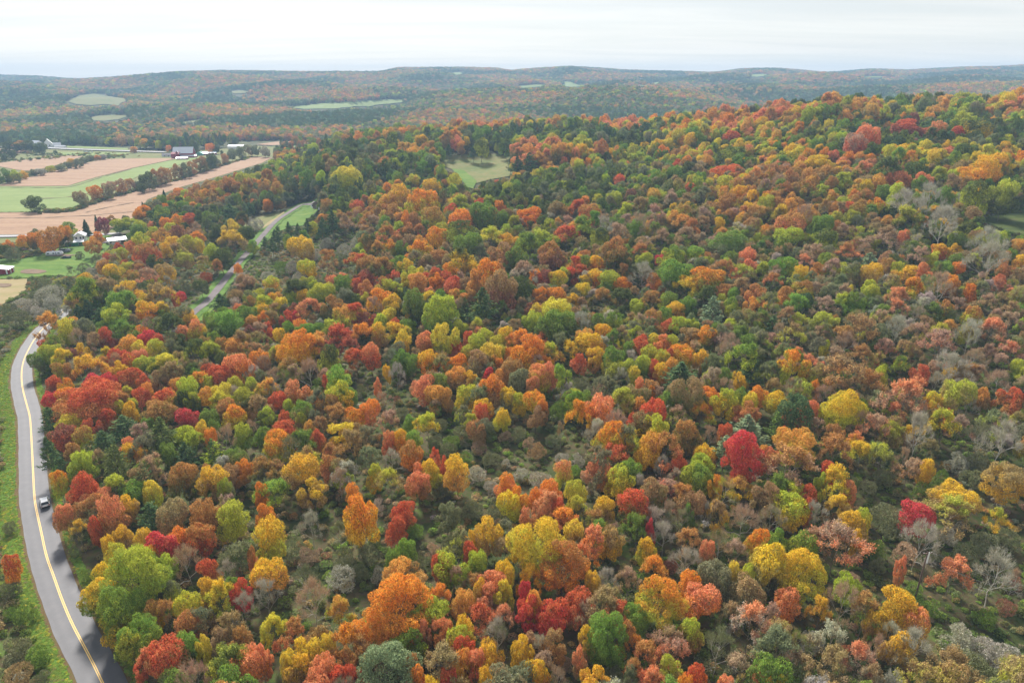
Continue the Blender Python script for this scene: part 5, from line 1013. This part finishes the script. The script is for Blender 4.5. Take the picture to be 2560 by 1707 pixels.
building('farmhouse', 'two-storey white farmhouse with grey roofs and a green lean-to beside amber trees', 'house', 200, 609, 24,
    [(-2.2, 4.2, -4.5, 4.0, 5.6, 2.0, 'y', 'white_wall', 'grey_roof'), (-8.2, -2.2, -1.2, 4.0, 3.9, 1.9, 'x', 'white_wall', 'dark_roof'), (-6.6, 3.4, -9.2, -4.52, 2.9, .9, 'x', 'green_wall', 'tin_roof')],
    [(x, -4.5, z, .9, 1.4, 'y-') for x in (-.8, 1.6, 3.2) for z in (3.9,)]+[(4.2, y, z, .9, 1.4, 'x+') for y in (-3, -.6, 2.2) for z in (.9, 3.8)]+[(-5.2, -1.2, 1.4, 1, 1.3, 'y-'), (1.2, -9.2, 1.0, 1.2, 1.2, 'y-'), (3.4, -7, 1.0, 1.1, 1.2, 'x+')],
    [(-4.2, -9.2, 1.1, 2.2, 'y-', 'brown_wall')], chim=(1, 2.4, 8.2))
building('garage', 'long white-roofed shed half hidden by trees at the end of the farm drive', 'shed', 293, 608, 38, [(-5.2, 5.2, -3.2, 3.2, 2.6, 1.3, 'x', 'white_wall', 'tin_roof')], [(-4, -3.2, 1, 1, 1, 'y-')], [(3, -3.2, 2.6, 2.2, 'y-', 'brown_wall')])
building('field_shed', 'open-fronted red shed with white posts and a pale metal roof on the lawn', 'shed', 12, 684, 12, [(-9, 3.6, -3.2, 3.2, 2.9, 1.0, 'y', 'red_wall', 'tin_roof')], [],
    [(-1.4, -3.2, .7, 2.9, 'y-', 'white_paint'), (2.6, -3.2, .7, 2.9, 'y-', 'white_paint'), (-4.2, -3.2, 3.4, 2.5, 'y-', 'glass_dark'), (3.6, 2.4, .8, 2.9, 'x+', 'white_paint'), (3.6, -1.0, .6, 2.9, 'x+', 'white_paint')])  # wide dark panel paints in the shade inside the open front
building('brown_house', 'brown-roofed house with white trim behind a dark spruce at the lane end', 'house', 812, 522, -38, [(-7, 7, -5, 5, 3.6, 3.2, 'y', 'brown_wall', 'brown_roof'), (-12, -7.02, -3, 3, 2.6, 1.4, 'x', 'white_wall', 'brown_roof')],
    [(-3, -5, 1, 1.2, 1.3, 'y-'), (3, -5, 1, 1.2, 1.3, 'y-'), (0, -5, 3.9, 1, 1.2, 'y-'), (-10, -3, 1, 1.2, 1.1, 'y-')], [(0, -5, 1.1, 2.2, 'y-', 'white_paint')])
building('barn', 'big red barn with a pale silver gable roof beside a tall dark tree', 'barn', 462, 394, 8, [(-13, 13, -7, 7, 6.5, 7.5, 'x', 'red_wall', 'tin_roof'), (-9, -3, -11.5, -7.02, 5.6, 4.2, 'y', 'red_wall', 'grey_roof')], [], [(-6, -11.5, 3, 3.4, 'y-', 'brown_wall'), (6, -7, 4, 4, 'y-', 'white_paint')])
building('red_shed', 'plain red shed joined to the long low byre beside the big barn', 'shed', 441, 396, 8, [(-5, 5, -4.5, 4.5, 6.2, 2.0, 'x', 'red_wall', 'red_wall')])
building('byre', 'long low dark-roofed byre with pale wall left open to the field', 'shed', 424, 392, 5, [(-9, 9, -4, 4, 2.8, 1.8, 'x', 'white_wall', 'dark_roof')], [(-5, -4, 1, 1.6, 1, 'y-'), (0, -4, 1, 1.6, 1, 'y-'), (5, -4, 1, 1.6, 1, 'y-')])
building('cattle_shed', 'low red shed with a white roof standing in front of the barn', 'shed', 456, 400, 10, [(-7, 7, -3.5, 3.5, 2.6, 1.2, 'x', 'red_wall', 'tin_roof')], [], [(0, -3.5, 2.4, 2.2, 'y-', 'brown_wall')])
building('cattle_shed', 'longer white-roofed low shed behind the small red one', 'shed', 473, 395, 10, [(-10, 10, -4, 4, 2.8, 1.4, 'x', 'red_wall', 'tin_roof')])
building('hall', 'red shed with a long white roof among the hedgerow trees', 'shed', 519, 388, 25, [(-12, 12, -4, 4, 2.8, 1.6, 'x', 'red_wall', 'tin_roof')])
building('teal_shed', 'small teal round-roofed shed beside the red one with the white roof', 'shed', 501, 389, 0, [(-5, 5, -4, 4, 2.6, 2.6, 'y', 'teal_wall', 'teal_wall')])
building('white_house', 'steep white gabled house by the distant road under dark trees', 'house', 122, 370, 30, [(-6, 6, -5, 5, 6, 7, 'y', 'white_wall', 'white_wall'), (6.02, 16, -4, 4, 4.2, 3, 'x', 'white_wall', 'grey_roof')], [(-2, -5, 3, 1.4, 1.6, 'y-'), (2, -5, 3, 1.4, 1.6, 'y-')], sc=1.05)
building('white_house', 'small white house with lit roof tucked between dark roadside trees', 'house', 92, 371, -15, [(-6, 6, -5, 5, 5, 4, 'x', 'white_wall', 'tin_roof')], [(-2, -5, 2, 1.4, 1.4, 'y-')], sc=1.3)
building('outbuilding', 'low grey outbuilding uphill of the steep white house', 'shed', 152, 371, 5, [(-10, 10, -4, 4, 3.4, 2.2, 'x', 'white_wall', 'grey_roof')], sc=.8)
building('outbuilding', 'long white farm building behind the far hedgerow trees', 'shed', 592, 373, 0, [(-12, 12, -4, 4, 4.4, 2.2, 'x', 'white_wall', 'tin_roof')], sc=1.0)
building('ridge_house', 'white house in the gap behind the hill crest', 'house', 1729, 303, 10, [(-9, 9, -5, 5, 4.6, 3.6, 'x', 'white_wall', 'tin_roof')], [(-4, -5, 1.4, 1.4, 1.3, 'y-'), (3, -5, 1.4, 1.4, 1.3, 'y-')], sc=1.4)
building('ridge_house', 'grey-roofed house beside the white one behind the hill crest', 'house', 1766, 304, -8, [(-8, 8, -5, 5, 3.4, 3.4, 'x', 'brown_wall', 'grey_roof')], sc=1.0)
building('ridge_house', 'low pale house at the end of the row behind the hill crest', 'house', 1782, 306, 0, [(-8, 8, -4, 4, 3, 2, 'x', 'white_wall', 'tin_roof')], sc=1.2)
for i, (px, py, lb) in enumerate([(1602, 202, 'tiny white farm on the far green hillside'), (1641, 201, 'tiny white barn beside the far hillside field'), (10, 322, 'tiny white house low in the distant wood'), (100, 326, 'tiny white shed in the distant valley wood'), (142, 340, 'tiny pale house among the distant valley trees'), (880, 197, 'tiny white building high on the far hill')]):
    building('distant_house', lb, 'house', px, py, 20*i, [(-8, 8, -5, 5, 6, 4, 'x', 'white_wall', 'tin_roof')], group='white houses far across the valley', sc=1.0)
# ------------------------------------------------------------------ vehicles
def wheel(root, x, y, r, w):
    k = 18; b = MB(); n = [(y+dy, 0, 0) for dy in ()]
    prof = [(math.cos(6.2832*i/k)*r, math.sin(6.2832*i/k)*r) for i in range(k)]
    b.add([(x+c, y-w/2, r+s) for c, s in prof]+[(x+c, y+w/2, r+s) for c, s in prof], [tuple(range(k)), tuple(range(k, 2*k))[::-1]]+[(i, (i+1) % k, k+(i+1) % k, k+i) for i in range(k)])
    wl = b.build('wheel', M['tyre'], root, .03); h = MB(); s_ = 1 if y > 0 else -1
    h.add([(x+c*.6, y+s_*(w/2+.005), r+s*.6) for c, s in prof]+[(x+c*.5, y+s_*(w/2+.03), r+s*.5) for c, s in prof], [tuple(range(k, 2*k))]+[(i, (i+1) % k, k+(i+1) % k, k+i) for i in range(k)]); h.build('hub', M['chrome'], wl)
def car(name, label, cat, loc, rz, paint, pickup=False, L=4.6, Wd=1.85, group=None):
    """length along x, front at +x"""
    e = empty(name, loc, rz); tag(e, label, cat, group); h = L/2; b = MB()
    b.prism([(-h, .42), (-h+.06, .95), (-h+.25, 1.02), (h-1.15, 1.02), (h-.2, .86), (h, .68), (h-.03, .38), (h-.6, .28), (-h+.5, .28)], -Wd/2, Wd/2, 'y'); 
    body = b.build('body', paint, e, .06, True)
    # arches
    for x in (h-.85, -h+.9):
        for s in (-1, 1):
            a = MB(); k = 10; pr = [(x+.42*math.cos(math.pi*i/k), .34+.42*math.sin(math.pi*i/k)) for i in range(k+1)]
            a.prism(pr, s*(Wd/2-.02), s*(Wd/2+.012), 'y'); a.build('wheel_arch', M['tyre'], e); wheel(e, x, s*(Wd/2-.1), .34, .23)
    c0, c1 = ((-.15, h-1.25) if pickup else (-h+.12, h-1.25)); top = 1.66
    g = MB(); w0, w1 = Wd/2-.06, Wd/2-.24
    def cab(x0, x1, x2, x3, z0, z1, wa, wb): return [(x0,-wa,z0),(x3,-wa,z0),(x3,wa,z0),(x0,wa,z0),(x1,-wb,z1),(x2,-wb,z1),(x2,wb,z1),(x1,wb,z1)]
    g.add(cab(c0, c0+.28, c1-.75, c1, 1.02, top, w0, w1), [(0,3,2,1),(4,5,6,7),(0,1,5,4),(1,2,6,5),(2,3,7,6),(3,0,4,7)]); g.build('windows', M['glass_dark'], e, .03)
    r = MB(); r.add(cab(c0+.2, c0+.3, c1-.8, c1-.66, top-.06, top+.05, w1+.04, w1-.03), [(0,3,2,1),(4,5,6,7),(0,1,5,4),(1,2,6,5),(2,3,7,6),(3,0,4,7)])
    r.build('roof', paint, e, .02)
    p = MB()
    for xx in ((c0+.05, c0+.22), (c0+1.25, c0+1.33), (c1-.95, c1-.86)):
        for s in (-1, 1):
            x0, x1 = xx; ya, yb = s*(w0+.012), s*(w1+.014); p.add([(x0-.04, ya, 1.0), (x1, ya, 1.0), (x1+.04, yb, top), (x0+.12, yb, top), (x0-.04, ya-s*.05, 1.0), (x1, ya-s*.05, 1.0), (x1+.04, yb-s*.05, top), (x0+.12, yb-s*.05, top)], [(0,1,2,3),(4,7,6,5),(0,4,5,1),(1,5,6,2),(2,6,7,3),(3,7,4,0)])
    p.build('pillars', paint, e)
    if pickup:
        t = MB(); t.box(-h+.1, -.2, -Wd/2+.12, Wd/2-.12, 1.0, 1.035); t.build('bed_floor', M['tyre'], e)
        for s in (-1, 1): t = MB(); t.box(-h+.02, -.16, s*Wd/2-.1*(s > 0), s*Wd/2+.1*(s < 0), .95, 1.2); t.build('bed_side', paint, e, .02)
        t = MB(); t.box(-h, -h+.09, -Wd/2+.1, Wd/2-.1, .6, 1.2); t.build('tailgate', paint, e, .02)
    for s in (-1, 1):
        q = MB(); q.box(-h-.02, -h+.12, s*(Wd/2-.18)-.13, s*(Wd/2-.18)+.13, .72, .94); q.build('tail_light', M['lamp_red'], e)
        q = MB(); q.box(h-.24, h-.03, s*(Wd/2-.26)-.18, s*(Wd/2-.26)+.18, .66, .80); q.build('headlight', M['lamp_white'], e)
        q = MB(); q.box(c1-.72, c1-.55, s*(Wd/2+.1)-.09, s*(Wd/2+.1)+.09, 1.02, 1.18); q.build('side_mirror', paint, e, .02)
    q = MB(); q.box(-h-.05, -h+.05, -Wd/2+.1, Wd/2-.1, .36, .56); q.build('rear_bumper', M['tyre'], e)
    return e
def on_road(px, py, side):
    g = np.array(ground_at(px, py)[:2]); j = int(np.argmin(np.hypot(*(RL-g).T))); d = np.gradient(RL, axis=0)[j]; d /= np.linalg.norm(d); n = np.array([d[1], -d[0]]); p = RL[j]+n*side
    return (p[0], p[1], float(height(*RL[j]))+.165), math.atan2(d[1], d[0])
loc, a = on_road(107, 1262, 1.9); car('car', 'white car driving on the road past a hanging dark green pine', 'car', loc, a, M['white_paint'])
loc, a = on_road(99, 812, -1.8); car('van', 'white vehicle on the road glimpsed through the rust tree at the bend', 'van', loc, a+math.pi, M['white_paint'], L=5.0)
g = ground_at(165, 647); car('pickup_truck', 'dark green pickup truck parked on the farm lawn in front of the trailers', 'pickup truck', (g[0], g[1], g[2]+.05), R(196), M['dark_paint'], True, 5.4, 1.95)
def trailer(name, label, px, py, rz, L, mat, h=2.7):
    g = ground_at(px, py); e = empty(name, (g[0], g[1], g[2]+.05), R(rz)); tag(e, label, 'trailer'); b = MB(); k = L/2
    b.prism([(-k, .6), (-k-.05, 1.3), (-k+.25, h), (-k+.7, h+.15), (k-.7, h+.15), (k-.3, h-.1), (k+.35, 1.5), (k+.2, .6)], -1.2, 1.2, 'y'); b.build('body', mat, e, .08, True)
    for x0, x1 in ((-k+.8, -k+2.0), (-.6, .5), (k-2.2, k-1.0)):
        for s in (-1, 1): w_ = MB(); w_.box(x0, x1, *sorted((s*1.2, s*1.235)), 1.5, 2.15); w_.build('window', M['glass_dark'], e)
    d = MB(); d.box(.9, 1.6, -1.24, -1.19, .7, 2.5); d.build('door', M['grey_panel'], e)
    s_ = MB(); s_.box(-k+.1, k-.1, -1.225, 1.225, 1.12, 1.26); s_.build('stripe', M['grey_panel'], e)
    for x in (-.5, .45):
        for s in (-1, 1): wheel(e, x, s*1.08, .36, .24)
    t = MB(); t.tube([(k, -.7, .55), (k+1.3, 0, .5)], [.05, .05], 5); t.tube([(k, .7, .55), (k+1.3, 0, .5)], [.05, .05], 5); t.build('tow_bar', M['tyre'], e)
    v = MB(); v.box(-1, -.2, -.4, .4, h+.15, h+.4); v.build('roof_vent', M['white_paint'], e)
trailer('travel_trailer', 'long white travel trailer with dark windows parked under the big amber tree', 137, 640, 14, 8.6, M['white_paint'])
trailer('folding_camper', 'small pale grey camper behind the long white travel trailer', 162, 631, 12, 5.4, M['grey_panel'], 2.0)
for i, (px, py) in enumerate([(214, 382), (222, 383), (231, 383)]):
    g = ground_at(px, py); car('parked_car', ['pale car parked first in the row on the pasture by the distant road', 'pale car parked mid-row on the pasture by the distant road', 'pale car parked last in the row on the pasture by the distant road'][i], 'car', (g[0], g[1], g[2]+off(g[1])*2), 1.0*i, M['white_paint'], group='cars parked on the far pasture')
# ------------------------------------------------------------------ pole, wires, log, fences
g = ground_at(2287, 1497, 0); e = empty('utility_pole', g, R(8)); tag(e, 'wooden utility pole with a bright white top standing under the bare tree', 'utility pole')
b = MB(); b.tube([(0, 0, -.3), (.1, 0, 6), (.2, 0, 11.2)], [.17, .14, .11], 8); b.build('pole', M['pole_wood'], e, smooth=True)
b = MB(); b.tube([(.42, -.12, 8.6), (.44, -.12, 11.0)], [.13, .13], 8); b.build('transformer', M['pole_white'], e)
b = MB(); b.box(-.75, 1.15, -.07, .07, 10.7, 10.85); arm = b.build('crossarm', M['pole_wood'], e)
for x in (-.6, .45, 1.0): b = MB(); b.tube([(x, 0, 10.86), (x, 0, 11.08)], [.06, .04], 6); b.build('insulator', M['pole_white'], arm)
pole_top = Vector(g)+Vector((.3, 0, 11)); g2 = ground_at(2760, 1640, 0)
e2 = empty('utility_pole', g2, R(8)); tag(e2, 'wooden utility pole at the far end of the wires beyond the bare trees', 'utility pole')
b = MB(); b.tube([(0, 0, -.3), (.2, 0, 11.2)], [.17, .11], 8); b.build('pole', M['pole_wood'], e2, smooth=True); b = MB(); b.box(-.75, 1.15, -.07, .07, 10.7, 10.85); b.build('crossarm', M['pole_wood'], e2)
for dz, w_, lb in ((0, .7, 'upper pale wire sagging from the utility pole over the scrub'), (-1.9, .45, 'lower pale wire sagging from the utility pole over the scrub')):
    A = pole_top+Vector((w_, 0, dz)); B = Vector(g2)+Vector((w_, 0, 11+dz)); b = MB(); n = 24
    b.tube([A.lerp(B, i/n)-Vector((0, 0, 1.6*4*(i/n)*(1-i/n))) for i in range(n+1)], [.014]*(n+1), 4); tag(b.build('wire', M['wire']), lb, 'wire', 'wires from the utility pole')
a_ = Vector(ground_at(1044, 1024)); c_ = Vector(ground_at(1063, 1014)); b = MB(); u = Vector((0, 0, 1.0))
b.tube([a_+u, a_.lerp(c_, .5)+u*1.1, c_+u*1.25], [.26, .22, .16], 7); b.tube([a_.lerp(c_, .6)+u*1.1, a_.lerp(c_, .8)+u*1.9], [.08, .03], 5)
tag(b.build('fallen_log', M['log_white'], smooth=True), 'bleached fallen log lying in the scrub below the salmon tree', 'log')
# ------------------------------------------------------------------ air
hz, nt, o = mat_new('haze_air'); pv = nt_new(nt, 'ShaderNodeVolumePrincipled'); pv.inputs['Color'].default_value = (.46, .70, 1.0, 1); pv.inputs['Density'].default_value = HAZE_D; pv.inputs['Anisotropy'].default_value = .0
nt.links.new(pv.outputs[0], o.inputs['Volume'])
b = MB(); b.box(-9200, 9200, -150, 5750, -8, 205); tag(b.build('haze', hz), 'thin blue haze lying over the far hills', kind='stuff')
print('objects', len(bpy.data.objects))
